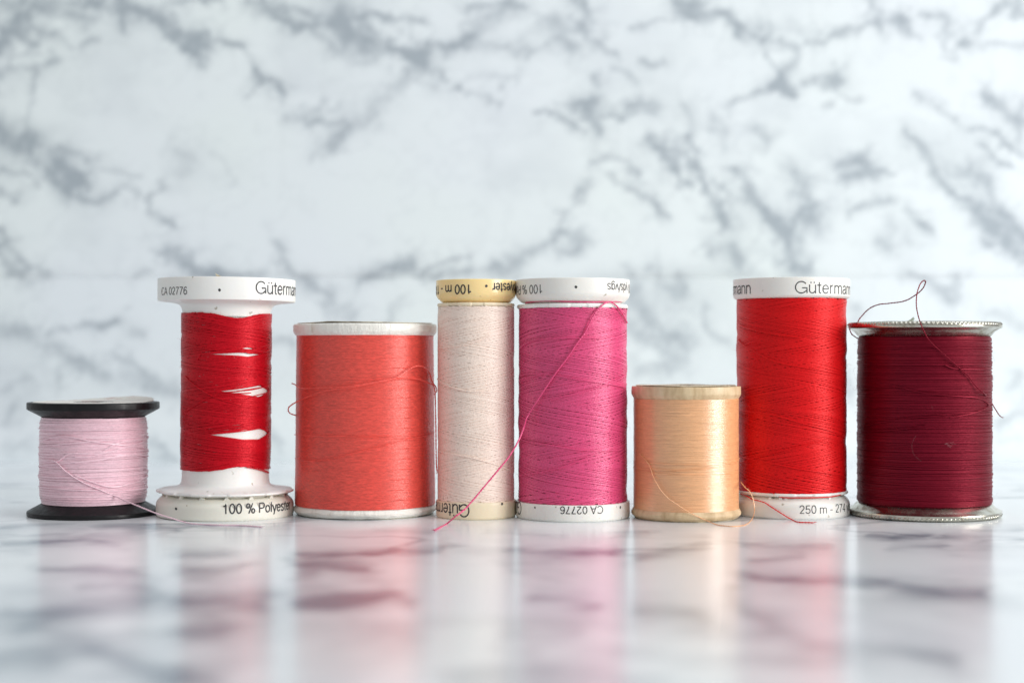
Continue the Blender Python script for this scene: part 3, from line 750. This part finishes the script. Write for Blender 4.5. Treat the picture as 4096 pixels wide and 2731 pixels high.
def warp2(ang, z):
    for (tg, zg, h, wl, wr) in GAPS:
        k = np.round((ang - tg) / (2 * np.pi)); u = ang - tg - 2 * np.pi * k
        sg = np.sign(np.interp(tg + .1 + 2 * np.pi * k, ang, z) - zg); sg[sg == 0] = 1
        pr = np.where(u < 0, np.clip(1 + u / wl, 0, 1), np.clip(1 - u / wr, 0, 1))
        d = sg * (z - zg); dp = np.maximum(d, 0)
        dn = dp + h * (1 + .24 * np.sin(k * 7.3 + zg)) * pr ** 1.15 * np.exp(-dp / 2.0)
        w_ = np.clip(pr * 16, 0, 1)
        z = np.where(d > 0, zg + sg * dn, z * (1 - w_) + (zg + sg * dn) * w_)
    a = (ang + np.pi) % (2 * np.pi) - np.pi
    t = np.clip((z - (zw1 - 5)) / 5, 0, 1); z = z - t * 1.25 * np.exp(-((a - .42) / .42) ** 2)
    t = np.clip(((zw0 + 5) - z) / 5, 0, 1); z = z + t * 1.1 * np.exp(-((a - .55) / .5) ** 2)
    return z
G = []
G += weave(zw0, zw1, lambda z: rn + .36 + .05 * smooth_noise(z, 31, 2.0), .12, .25, 7.5, 9, 20, warp=warp2, depth=1.3, jz=.6)
G.append(helix(zw0, zw1, lambda z: rn + .1, .11, .2, seed=21, warp=warp2, jz=.05))
for pts in ([(735,1505),(780,1545),(860,1590),(960,1620)], [(1075,1540),(1000,1555),(930,1566),(860,1570)], [(1080,1532),(1010,1556),(945,1563)], [(1075,1565),(1030,1578),(990,1590)],
            [(735,1650),(780,1620),(860,1580),(1000,1570)], [(1072,1890),(1030,1875),(985,1867)], [(1075,1888),(1040,1872),(1010,1866)], [(732,1370),(860,1400),(960,1404),(1060,1380)], [(960,1398),(1000,1412),(1060,1396)], [(900,1405),(980,1398),(1040,1408),(1075,1400)]):
    G.append(tube(path_on(s, pts, rn + .48), .12, 6))
G += hairs(zw0, zw1, rn + .3, 50, 2)
mesh_obj('thread_winding', *join_geo(G), M, s.e)
loop = np.array([s.free(738, 1660, s.d), s.free(726, 1662, s.d - 1), s.free(719, 1672, s.d - 2), s.free(722, 1684, s.d - 1.5), s.free(738, 1690, s.d)])
tail(s, spline(loop, 10), .1, M)
ring_text(s, c_top, 'CA 02776', R, 1163, 1.75, 743, 'end', sx=1.12)
ring_dot(s, c_top, R, 871, 1160)
ring_text(s, c_top, 'Gütermann', R, 1148, 2.85, 1014, 'start', weight=.11, sx=1.17)
ring_dot(s, c_bot, R, 704, 2035)
ring_text(s, c_bot, '100 % Polyester', R, 2034, 2.25, 887, 'start', weight=.14, sx=1.12)
# frayed bits of the old label on the cap
G = []
for (px_, py_, h) in ((862, 1102, 1.2), (875, 1106, .7), (1000, 1118, .4), (900, 1112, .4)):
    p = s.free(px_, 1113, s.d - 6); p[2] = z1 - .02
    V = np.array([p, p + [1.2, .3, .05], p + [.9, .2, h * .35], p + [-.5, .1, h], p + [0, .25, .0]])
    V2 = V + np.array([0, .12, .03]); VV = np.vstack([V[:4], V2[:4]])
    G.append((VV, np.array([[0, 1, 2, 3], [7, 6, 5, 4], [0, 4, 5, 1], [1, 5, 6, 2], [2, 6, 7, 3], [3, 7, 4, 0]])))
mesh_obj('label_remnant', *join_geo(G), M_paper_tan, s.e, False)
S2 = s

# ================================================================== 3 coral
s = Spool(1461, 2081, 286, 'broad spool of coral red thread with chipped white flanges and loose strands')
M = thread_mat('coral_thread', (.83, .078, .056), .36, spec=1.0, var=.24, tint=.35, ior=1.6, streak=(.3, .3, 1.3))
R = s.R
z1, zf = s.z(1297), s.z(1344)
wob = lambda i, th: .07 * smooth_noise(th * 9, 60 + i, 1.0)
mesh_obj('core', *cyl(8, 2, z1 - 2, 48), M_coat, s.e)
mesh_obj('flange', *lathe(bev([(2.5, z1 - .8), (2.5, z1), (R - .3, z1, .3), (R, z1 - .4, .2), (R - .05, zf + .9, .4), (R - .7, zf, .3), (R - 3, zf - .1)], .2, 4), 200, wob), M_coat, s.e)
zg = s.z(2012)
mesh_obj('flange', *lathe(bev([(R - 3, zg + .1), (R - .6, zg, .4), (R, zg - 1.0, .5), (R - .05, 1.0, .6), (R - .9, .14, .3), (2.5, .14), (2.5, 1.5)], .2, 4), 200, wob), M_coat, s.e)
ra, rb = s.r(273), s.r(279.5)
Rf = lambda z: rb + (ra - rb) * np.clip((z - zg) / (zf - zg), 0, 1) + .03 * smooth_noise(z, 88, 2.0)
G = [lathe([(rb - .25, zg - .1), (ra - .25, zf)], 96)]
G.append(helix(zg, zf, lambda z: Rf(z) - .05, .105, .21, jz=.012, jr=.01, seed=31, seg=72, flat=.6))
G.append(helix(zg, zf, lambda z: Rf(z) + .01, .07, 2.3, jz=.03, jr=.01, seed=33, irregular=.05, seg=72, flat=.7))
for pts in ([(1176,1737),(1300,1742),(1480,1746),(1650,1740),(1738,1728)], [(1735,1733),(1640,1755),(1480,1795),(1330,1832),(1240,1842),(1180,1832)]):
    G.append(tube(path_on(s, pts, rb + .1), .09, 6))
G += hairs(zg, zf, rb, 60, 3, 1.0)
mesh_obj('thread_winding', *join_geo(G), M, s.e)
q = rb + .6
P1 = [s.free(1168, 1533, s.d - 2), s.free(1180, 1538, s.d - 5), s.hit(1205, 1552, q), s.hit(1270, 1552, q), s.hit(1370, 1548, q), s.hit(1490, 1530, q), s.hit(1580, 1512, q), s.hit(1625, 1485, q), s.hit(1655, 1467, q + .4), s.hit(1690, 1465, q + .8), s.free(1717, 1490, s.d - 6), s.free(1728, 1525, s.d - 5), s.free(1742, 1545, s.d - 4), s.free(1747, 1562, s.d - 3), s.free(1741, 1572, s.d - 3)]
tail(s, spline(P1, 14), .14, M)
P2 = [s.free(1183, 1661, s.d - 4), s.free(1160, 1652, s.d - 4), s.free(1153, 1638, s.d - 5), s.free(1162, 1622, s.d - 6), s.hit(1200, 1600, q), s.hit(1260, 1575, q), s.hit(1320, 1560, q), s.hit(1400, 1550, q), s.hit(1500, 1532, q), s.hit(1600, 1514, q), s.hit(1670, 1516, q), s.hit(1710, 1530, q), s.free(1736, 1545, s.d - 6), s.free(1741, 1600, s.d - 6.5), s.free(1743, 1680, s.d - 6.5), s.free(1744, 1780, s.d - 6.5), s.free(1746, 1860, s.d - 6.5), s.free(1749, 1890, s.d - 6.5)]
tail(s, spline(P2, 14), .14, M)
V, F = label_disc(R - 1.0, 2.0, z1 + .02, lambda x, y, q: .04 + .16 * np.clip(q / R, 0, 1) ** 3 * (.5 + .5 * np.sin(np.arctan2(y, x) * 3 + .5)) + .22 * np.exp(-((x + 6) / 3) ** 2 - ((y + 11) / 5) ** 2), 8, .14)
lb = mesh_obj('paper_label', V, F, M_paper_tan, s.e, True, 50)
V, F = label_disc(R - 1.6, 2.0, .0, lambda x, y, q: 0 * x, 9, .14)
mesh_obj('paper_label', V, F, M_paper_tan, s.e, True, 50)
S3 = s

# ================================================================== slender closed plastic spools
def slender(s, mats, R, y_top, y_capbot, y_fl0, y_fl1, rwpx, y_w0, y_w1, fl_r, upside=True):
    """cap with a rounded shoulder + thin flange at one end, plain cap at the other"""
    mt, mf, mb = mats
    if upside:
        z1, zs, = s.z(y_top), s.z(y_capbot)
        cap = mesh_obj('cap', *lathe(bev([(2, z1 - .8), (R - 1.3, z1 - .8), (R - 1.0, z1), (R, z1 - .05), (R + .0, zs + 1.3, .9), (R - 1.2, zs + .1, .5), (R - 2.1, zs - .1, .2), (R - 2.3, s.z(y_fl0))], .16, 5)), mt, s.e)
        f0, f1 = s.z(y_fl0), s.z(y_fl1)
        fl = mesh_obj('flange', *lathe(bev([(R - 2.4, f0 + .2), (fl_r - .2, f0, .15), (fl_r, (f0 + f1) / 2, .2), (fl_r - .3, f1, .15), (R - 4, f1 - .1)], .15, 3), 288, lambda i, th: -.22 * np.clip(np.sin(th * 9 + 1) * 5, 0, 1) * (np.cos(th) < 2)), mf, s.e)
        zb = s.z(y_w0)
        base = mesh_obj('cap', *lathe(bev([(R - 3, zb + .1), (R - .1, zb, .15), (R, zb - .4, .2), (R, .35, .3), (R - .3, 0, .1), (2, 0), (2, 1)], .15, 4)), mb, s.e)
        return cap, fl, base
    z1, zs = s.z(y_top), s.z(y_w1)
    cap = mesh_obj('cap', *lathe(bev([(2, z1 - .8), (R - 1.3, z1 - .8), (R - 1.0, z1), (R, z1 - .05), (R, zs + .5, .3), (R - .6, zs, .3), (R - 3, zs - .1)], .16, 5)), mt, s.e)
    f0, f1 = s.z(y_fl0), s.z(y_fl1)
    fl = mesh_obj('flange', *lathe(bev([(R - 4, f0 + .1), (fl_r - .2, f0, .15), (fl_r, (f0 + f1) / 2, .2), (fl_r - .3, f1, .15), (R - 2.4, f1 - .2)], .15, 3), 288, lambda i, th: -.25 * np.clip(np.sin(th * 9 + 1) * 5, 0, 1)), mf, s.e)
    zc = s.z(y_capbot)
    base = mesh_obj('cap', *lathe(bev([(R - 2.2, f1), (R - 2.0, zc + .1, .2), (R - 1.2, zc - .1, .5), (R, zc - 1.3, .9), (R, .35, .3), (R - .3, 0, .1), (2, 0), (2, 1)], .15, 5)), mb, s.e)
    return cap, fl, base

def cross_wind(s, rpx, y0, y1, mat, rt, pitch, amp, P, seed, strays, nh=50, thick=.0, jr=.035, dep=.95):
    rw = s.r(rpx); z0, z1 = s.z(y0), s.z(y1)
    Rf = lambda z: rw + thick * smooth_noise(z, seed + 90, 2.4)
    G = [cyl(rw - (.36 if dep > .8 else .17), z0, z1)]
    G += weave(z0, z1, Rf, rt, pitch, amp, P, seed, depth=dep)
    for pts in strays:
        G.append(tube(path_on(s, pts, rw + rt * 1.1), rt * .95, 6))
    G += hairs(z0, z1, rw, nh, seed)
    o = mesh_obj('thread_winding', *join_geo(G), mat, s.e)
    return rw, o

def prongs(s, R, z0, z1, px_list, mat, name='clip_tooth'):
    G = []
    for px_ in px_list:
        a = s.th(px_, R); w_ = .35 / R
        p = lambda aa, rr, z: [rr * math.sin(aa), -rr * math.cos(aa), z]
        V = [p(a - w_, R, z0), p(a + w_, R, z0), p(a + w_ * .7, R, z1), p(a - w_ * .7, R, z1), p(a - w_, R - .5, z0), p(a + w_, R - .5, z0), p(a + w_ * .7, R - .5, z1), p(a - w_ * .7, R - .5, z1)]
        G.append((np.array(V), np.array([[0, 1, 2, 3], [7, 6, 5, 4], [0, 4, 5, 1], [1, 5, 6, 2], [2, 6, 7, 3], [3, 7, 4, 0]])))
    return mesh_obj(name, *join_geo(G), mat, s.e)

# ------------------------------------------------------------------ 4 cream
s = Spool(1904, 2080, 159.5, 'slimmest spool, pale cream thread between a yellowed top cap and a beige base')
M = thread_mat('cream_thread', (.92, .76, .66), .40, var=.08, tint=.9)
R = s.R
cap, fl, base = slender(s, (M_yellow, M_pale, M_pale), R, 1122, 1211, 1214, 1229, 153, 1996, 1229, s.r(155.5))
cross_wind(s, 152, 1996, 1229, M, .16, .31, 10.5, 10.5, 40, [[(1750,1515),(1790,1540),(1860,1562),(1960,1568)], [(1752,1800),(1850,1822),(1960,1850),(2040,1880)], [(1752,1395),(1850,1380),(1960,1340)]], dep=.65)
ring_text(s, cap, '100 m - 110 yds', R, 1157, 2.1, 1889, 'start', True, weight=.145, sx=1.12)
ring_dot(s, cap, R, 1945, 1144, .32)
ring_text(s, cap, '100 % Polyester', R, 1150, 2.1, 1968, 'end', True, weight=.145, sx=1.08)
ring_text(s, base, 'Gütermann', R, 2042, 2.9, 1879, 'start', True, sx=1.05)
ring_dot(s, base, R, 2008, 2014, .3)
S4 = s

# ------------------------------------------------------------------ 5 magenta
s = Spool(2291, 2089, 227.5, 'tall spool of magenta pink thread with white caps and one long trailing strand')
M = thread_mat('magenta_thread', (.70, .06, .19), .38, spec=.8, tint=.4, var=.12)
R = s.R
cap, fl, base = slender(s, (M_white, M_bright, M_white), R, 1120, 1212, 1220, 1236, 218, 2000, 1236, s.r(224))
rw, _ = cross_wind(s, 216, 2000, 1236, M, .17, .345, 13.5, 13, 50,
    [[(2080,1500),(2180,1495),(2330,1520),(2500,1550)], [(2078,1395),(2140,1360),(2250,1352),(2400,1352)], [(2500,1500),(2350,1560),(2200,1600)], [(2080,1755),(2200,1780),(2330,1800),(2480,1800)], [(2078,1520),(2130,1505),(2250,1480)], [(2080,1902),(2200,1880),(2350,1830)]], thick=.1)
ring_text(s, cap, '100 % Polyester', R, 1156, 2.0, 2173, 'start', True, sx=1.15)
ring_dot(s, cap, R, 2304, 1148, .34)
ring_text(s, cap, '110 yds/vgs', R, 1150, 2.0, 2428, 'end', True, sx=1.12)
ring_text(s, base, 'CA 02776', R, 2037, 1.7, 2413, 'start', True, sx=1.22, weight=.12)
ring_dot(s, base, R, 2140, 2029, .22); ring_dot(s, base, R, 2481, 2028, .3)
ring_text(s, base, 'Gütermann', R, 2033, 2.9, 2086, 'start', True, sx=1.05)
prongs(s, R - 1.6, s.z(1222), s.z(1205), [2322, 2350, 2380], M_bright)
rc = R - 1.45
G = [tube(path_on(s, [(2103,1210),(2150,1203),(2300,1198),(2400,1203),(2470,1207),(2488,1207)], rc), .14, 6), tube(path_on(s, [(2103,1212),(2170,1204),(2300,1207),(2400,1208),(2488,1204)], rc + .1), .14, 6),
     tube(path_on(s, [(2103,1208),(2200,1200),(2350,1201),(2480,1208)], rc - .1), .14, 6)]
mesh_obj('thread_end', *join_geo(G), M, s.e)
fo = s.r(224)
P1 = [s.hit(2508, 1290, rw + .3), s.hit(2490, 1255, rw + .5), s.hit(2465, 1222, fo + .2), s.hit(2440, 1208, fo + .1), s.hit(2420, 1213, fo + .3), s.hit(2395, 1235, fo + .2), s.hit(2370, 1270, rw + .6), s.hit(2340, 1330, rw + .35), s.hit(2310, 1370, rw + .35), s.hit(2270, 1430, rw + .35), s.hit(2235, 1475, rw + .4), s.hit(2190, 1540, rw + .6), s.hit(2150, 1600, rw + 1.0),
      s.hit(2110, 1665, rw + 1.5), s.free(2095, 1710, 349), s.free(2075, 1760, 347), s.free(2040, 1820, 346), s.free(2000, 1870, 345), s.free(1950, 1930, 344), s.free(1900, 1990, 343), s.free(1860, 2035, 342), s.free(1820, 2066, 341), s.tab(1785, 2095), s.tab(1760, 2108), s.tab(1738, 2120)]
tail(s, spline(P1, 14), .175, M)
S5 = s

# ------------------------------------------------------------------ 6 peach
s = Spool(2744, 2091, 218.5, 'small spool of shiny peach orange thread with pale wooden flanges')
M = thread_mat('peach_thread', (.88, .455, .205), .29, spec=1.0, var=.13, tint=.75, ior=1.75, streak=(.12, .12, 1.6))
R = s.R
z1, zf = s.z(1544), s.z(1594)
mesh_obj('core', *cyl(6, 2, z1 - 2, 48), M_wood, s.e)
wob = lambda i, th: .04 * smooth_noise(th * 7, 160 + i, 1.0)
mesh_obj('flange', *lathe(bev([(2.5, z1 - .8), (2.5, z1), (R - .1, z1, .15), (R, z1 - 1.75, .3), (s.r(208), zf, .2), (R - 3, zf - .1)], .2, 4), 180, wob), M_wood, s.e)
zg = s.z(2030)
mesh_obj('flange', *lathe(bev([(R - 3, zg + .2), (s.r(211), zg + .1, .2), (R, zg - .7, .4), (R, .9, .6), (R - .8, .12, .3), (2.5, .12), (2.5, 1.5)], .2, 4), 180, wob), M_wood, s.e)
rw = s.r(209.5)
Rf = lambda z: rw + .06 * smooth_noise(z, 188, 3.0)
G = [cyl(rw - .25, zg, zf)]
G.append(helix(zg, zf, lambda z: Rf(z) - .05, .115, .225, jz=.02, jr=.012, seed=61, seg=72, flat=.42))
for pts in ([(2958,1830),(2920,1850),(2860,1858),(2750,1857),(2600,1850),(2575,1840)], [(2955,1838),(2900,1862),(2800,1872),(2700,1878),(2600,1872)], [(2950,1890),(2850,1895),(2700,1898),(2600,1890),(2535,1886)], [(2540,1880),(2650,1888),(2760,1880),(2850,1875)], [(2532,1868),(2600,1875),(2700,1882)]):
    G.append(tube(path_on(s, pts, rw + .08), .09, 6))
G += hairs(zg, zf, rw, 25, 6, .8)
mesh_obj('thread_winding', *join_geo(G), M, s.e)
q = rw + .3
P1 = [s.hit(2560, 1815, rw + .1), s.hit(2585, 1843, q), s.hit(2600, 1868, q), s.hit(2615, 1910, q + .3), s.hit(2640, 1955, q + .5), s.hit(2670, 1990, q + .5), s.hit(2705, 2015, q + .5), s.hit(2740, 2038, R + .15), s.hit(2780, 2060, R + .3), s.hit(2820, 2078, R + .4), s.tab(2858, 2094), s.tab(2890, 2101), s.tab(2940, 2104), s.tab(2985, 2096),
      s.free(3008, 2075, 354), s.free(3018, 2040, 350), s.free(3012, 1995, 350), s.free(2998, 1965, 350.5), s.free(2980, 1948, 351.5), s.free(2966, 1930, s.d - 3)]
tail(s, spline(P1, 14), .1, M)
V, F = label_disc(R - 1.1, 2.0, z1 + .02, lambda x, y, q: .05 + .16 * np.clip(q / R, 0, 1) ** 2 * (.5 + .5 * np.sin(np.arctan2(y, x) * 5 + .5)), 18, .12)
mesh_obj('paper_label', V, F, M_paper_tan, s.e, True, 50)
V, F = label_disc(R - 1.2, 2.0, .0, lambda x, y, q: 0 * x, 19, .12)
mesh_obj('paper_label', V, F, M_paper_tan, s.e, True, 50)
S6 = s

# ------------------------------------------------------------------ 7 bright red
s = Spool(3165, 2080, 229, 'tall full spool of bright red thread with white caps, between the peach and burgundy spools', dd=366.8)
M = thread_mat('bright_red_thread', (.66, .006, .008), .38, spec=.9, sheen=.01, tint=.10, var=.12)
R = s.r(230)
cap, fl, base = slender(s, (M_white, M_bright, M_white), R, 1118, 1975, 1956, 1968, 217, 1958, 1198, s.r(225), upside=False)
rw, _ = cross_wind(s, 216, 1956, 1198, M, .165, .33, 14.5, 12, 70,
    [[(2952,1358),(3010,1400),(3100,1445),(3250,1475),(3375,1500)], [(2960,1640),(3080,1655),(3200,1690),(3370,1740)], [(2962,1850),(3040,1825),(3150,1795),(3300,1760)], [(2960,1300),(3060,1330),(3200,1350)], [(2955,1820),(3080,1850),(3200,1875),(3370,1900)]], thick=.08)
ring_text(s, cap, 'Gütermann', R, 1149, 2.75, 3178, 'start', weight=.085, sx=1.29)
ring_text(s, cap, 'Gütermann', R, 1150, 2.75, 3005, 'end', weight=.09, sx=1.1)
ring_text(s, base, '250 m - 274 yds', R, 2037, 1.9, 3196, 'start', sx=1.2, weight=.095)
prongs(s, R - 1.0, s.z(1972), s.z(1990), [3080, 3122, 3144, 3320], M_bright)
rc = R - 1.3
G = [tube(path_on(s, [(3062,1958),(3085,1966),(3110,1982),(3135,1989),(3200,1990),(3270,1989),(3330,1985),(3362,1978)], R - .7), .12, 6)]
mesh_obj('thread_end', *join_geo(G), M, s.e)
P1 = [s.hit(2962, 1973, R - .5), s.hit(2990, 1985, R + .1), s.hit(3012, 1997, R + .15), s.hit(3035, 2002, R + .2), s.hit(3060, 2010, R + .2), s.hit(3090, 2030, R + .25), s.hit(3125, 2052, R + .3), s.hit(3150, 2068, R + .4), s.hit(3170, 2078, R + .8), s.tab(3190, 2086), s.tab(3220, 2088), s.tab(3256, 2089)]
tail(s, spline(P1, 14), .12, M)
S7 = s

# ------------------------------------------------------------------ 8 burgundy on metal flanges
s = Spool(3696, 2090, 300, 'wide spool of dark burgundy thread with worn silver metal flanges and a looping tail')
M = thread_mat('burgundy_thread', (.078, .0004, .0055), .46, spec=.9, var=.25, sheen=.03, tint=.06, ior=1.7, streak=(.25, .25, 1.0))
R = s.R
z1 = s.z(1289)
def knurl(lo, hi):
    return lambda i, th: (.10 * np.sign(np.sin(th * 110)) if lo <= i <= hi else 0 * th)
rw = s.r(261)
top = [(2, z1 - 1.0), (R - 3.2, z1 - .9), (R - 2.7, z1 - .2), (R - 1.2, z1), (R - .45, z1 - .1), (R - .1, z1 - .42), (R - .02, z1 - .62), (R - .12, z1 - .72), (R, z1 - .85), (R + .03, z1 - 1.1), (R - .12, z1 - 1.42), (R - .5, z1 - 1.55), (R - 1.6, z1 - 2.2), (rw - .2, z1 - 3.3), (rw - 2, z1 - 3.8)]
mesh_obj('metal_flange', *lathe(top, 660, knurl(4, 6)), M_metal, s.e, True, 50)
bot = [(rw - 2, 3.4), (rw, 2.9), (R - 1.2, 1.9), (R - .4, 1.5), (R - .05, 1.3), (R, 1.0), (R - .1, .8), (R - .04, .7), (R - .15, .4), (R - .6, .08), (R - 2, 0), (R - 3, .05), (R - 3.3, .8), (2, .8)]
mesh_obj('metal_flange', *lathe(bot, 660, knurl(7, 8)), M_metal, s.e, True, 50)
mesh_obj('core', *cyl(7, 1, z1 - 1, 48), M_metal, s.e)
zhi, zlo = z1 - 2.7, 2.0
def Rf(z): return rw + .12 * (1 - (z - zlo) / (zhi - zlo)) + .07 * smooth_noise(z, 288, 1.2) - .9 * np.exp(-((z - zhi) / .7) ** 2) - 1.3 * np.exp(-((z - zlo) / .8) ** 2)
G = [cyl(rw - .9, zlo, zhi)]
G.append(helix(zlo, zhi, lambda z: Rf(z) - .25, .15, .27, jz=.03, seed=81))
G.append(helix(zlo, zhi, lambda z: Rf(z) - .1, .15, .28, jz=.04, jr=.06, irregular=.16, seed=82, down=True))
G.append(helix(zlo + 3, zhi - 3, lambda z: Rf(z), .14, 1.6, jz=.04, jr=.05, irregular=.55, seed=83))
for pts in ([(3500,1530),(3600,1548),(3720,1575),(3900,1590),(3940,1605),(3955,1620)], [(3435,1710),(3520,1690),(3640,1672),(3780,1660)], [(3955,1625),(3900,1650),(3800,1670)], [(3440,1725),(3560,1720),(3700,1705)], [(3780,1460),(3830,1475),(3950,1478)]):
    G.append(tube(path_on(s, pts, rw + .18), .14, 6))
G += hairs(zlo + 1, zhi - 1, rw + .1, 130, 8, 1.6)
mesh_obj('thread_winding', *join_geo(G), M, s.e)
m_l, nt_, b_ = mat_base('pale_lint'); b_.inputs['Base Color'].default_value = (.35, .2, .2, 1); b_.inputs['Roughness'].default_value = .8
_nn = noise_node(nt_, 900); _rr = ramp(nt_, _nn.outputs['Fac'], [(.3, (.20, .07, .08)), (.7, (.42, .24, .25))]); nt_.links.new(_rr.outputs[0], b_.inputs['Base Color'])
G = []
for pts in ([(3665,1740),(3648,1775),(3655,1815),(3685,1845)], [(3726,1620),(3733,1640)]):
    G.append(tube(path_on(s, pts, rw + .4, 8), .011, 4))
for _ in range(7):
    x_, y_ = 3790 + random.uniform(-8, 14), 1775 + random.uniform(-8, 8)
    G.append(tube(path_on(s, [(x_, y_), (x_ + random.uniform(-12, 18), y_ + random.uniform(-7, 7)), (x_ + random.uniform(-14, 26), y_ + random.uniform(-8, 8))], rw + .4, 6), .014, 4))
mesh_obj('lint', *join_geo(G), m_l, s.e)
d0 = s.d
P1 = [s.free(3432, 1354, d0 - 5), s.free(3418, 1345, d0 - 7), s.free(3406, 1335, d0 - 8), s.free(3399, 1315, d0 - 8), s.free(3408, 1296, d0 - 6), s.free(3430, 1290, d0 - 4), s.free(3440, 1272, d0 - 3), s.free(3475, 1236, d0 - 4), s.free(3515, 1218, d0 - 5), s.free(3560, 1213, d0 - 6), s.free(3620, 1203, d0 - 8), s.free(3665, 1178, d0 - 9), s.free(3690, 1155, d0 - 9.5), s.free(3702, 1130, d0 - 10), s.free(3696, 1122, d0 - 11), s.free(3683, 1133, d0 - 12), s.free(3673, 1155, d0 - 13), s.free(3667, 1180, d0 - 14), s.free(3665, 1215, d0 - 15),
      s.free(3671, 1255, d0 - 16.5), s.free(3683, 1295, d0 - R - .35), s.free(3696, 1325, d0 - R - .2), s.free(3714, 1357, d0 - R + .5), s.hit(3740, 1385, rw + .5), s.hit(3785, 1425, rw + .4), s.hit(3830, 1465, rw + .4), s.hit(3870, 1500, rw + .5), s.hit(3905, 1545, rw + .7), s.hit(3935, 1572, rw + 1.0), s.free(3955, 1595, d0 - 7), s.free(3978, 1630, d0 - 6), s.free(3995, 1657, d0 - 5), s.free(4006, 1668, d0 - 5)]
tail(s, spline(P1, 14), .125, M)
V, F = label_disc(R - 3.4, 2.4, z1 - .35, lambda x, y, q: .1 + .28 * np.exp(-((x + 9) / 5) ** 2 - ((y + 7) / 5) ** 2), 28, .12)
lb = mesh_obj('paper_label', V, F, M_paper_teal, s.e, True, 50)
m_s = paper_mat('pale_green_scrap', (.42, .47, .38), (.55, .52, .40), 500)
p = s.free(3626, 1284, d0 - 4); p[2] = z1 - .3
V = np.array([p, p + [1.2, .2, 0], p + [1.9, .1, 1.0], p + [1.6, 0, 1.45], p + [1.0, .1, .95], p + [.2, .1, .5]]); V = np.vstack([V, V + [0, .15, 0]])
me_faces = [[0, 1, 2, 3, 4, 5], [11, 10, 9, 8, 7, 6]] + [[i, i + 6, (i + 1) % 6 + 6, (i + 1) % 6] for i in range(6)]
mesh_obj('label_remnant', V, me_faces, m_s, s.e, False)
S8 = s

for a_, b_ in zip((S1, S2, S3, S4, S5, S6, S7), (S2, S3, S4, S5, S6, S7, S8)):
    print('gap %.2f' % (math.hypot(a_.cx - b_.cx, a_.d - b_.d) - a_.R - b_.R), 'depth %.1f' % a_.d)
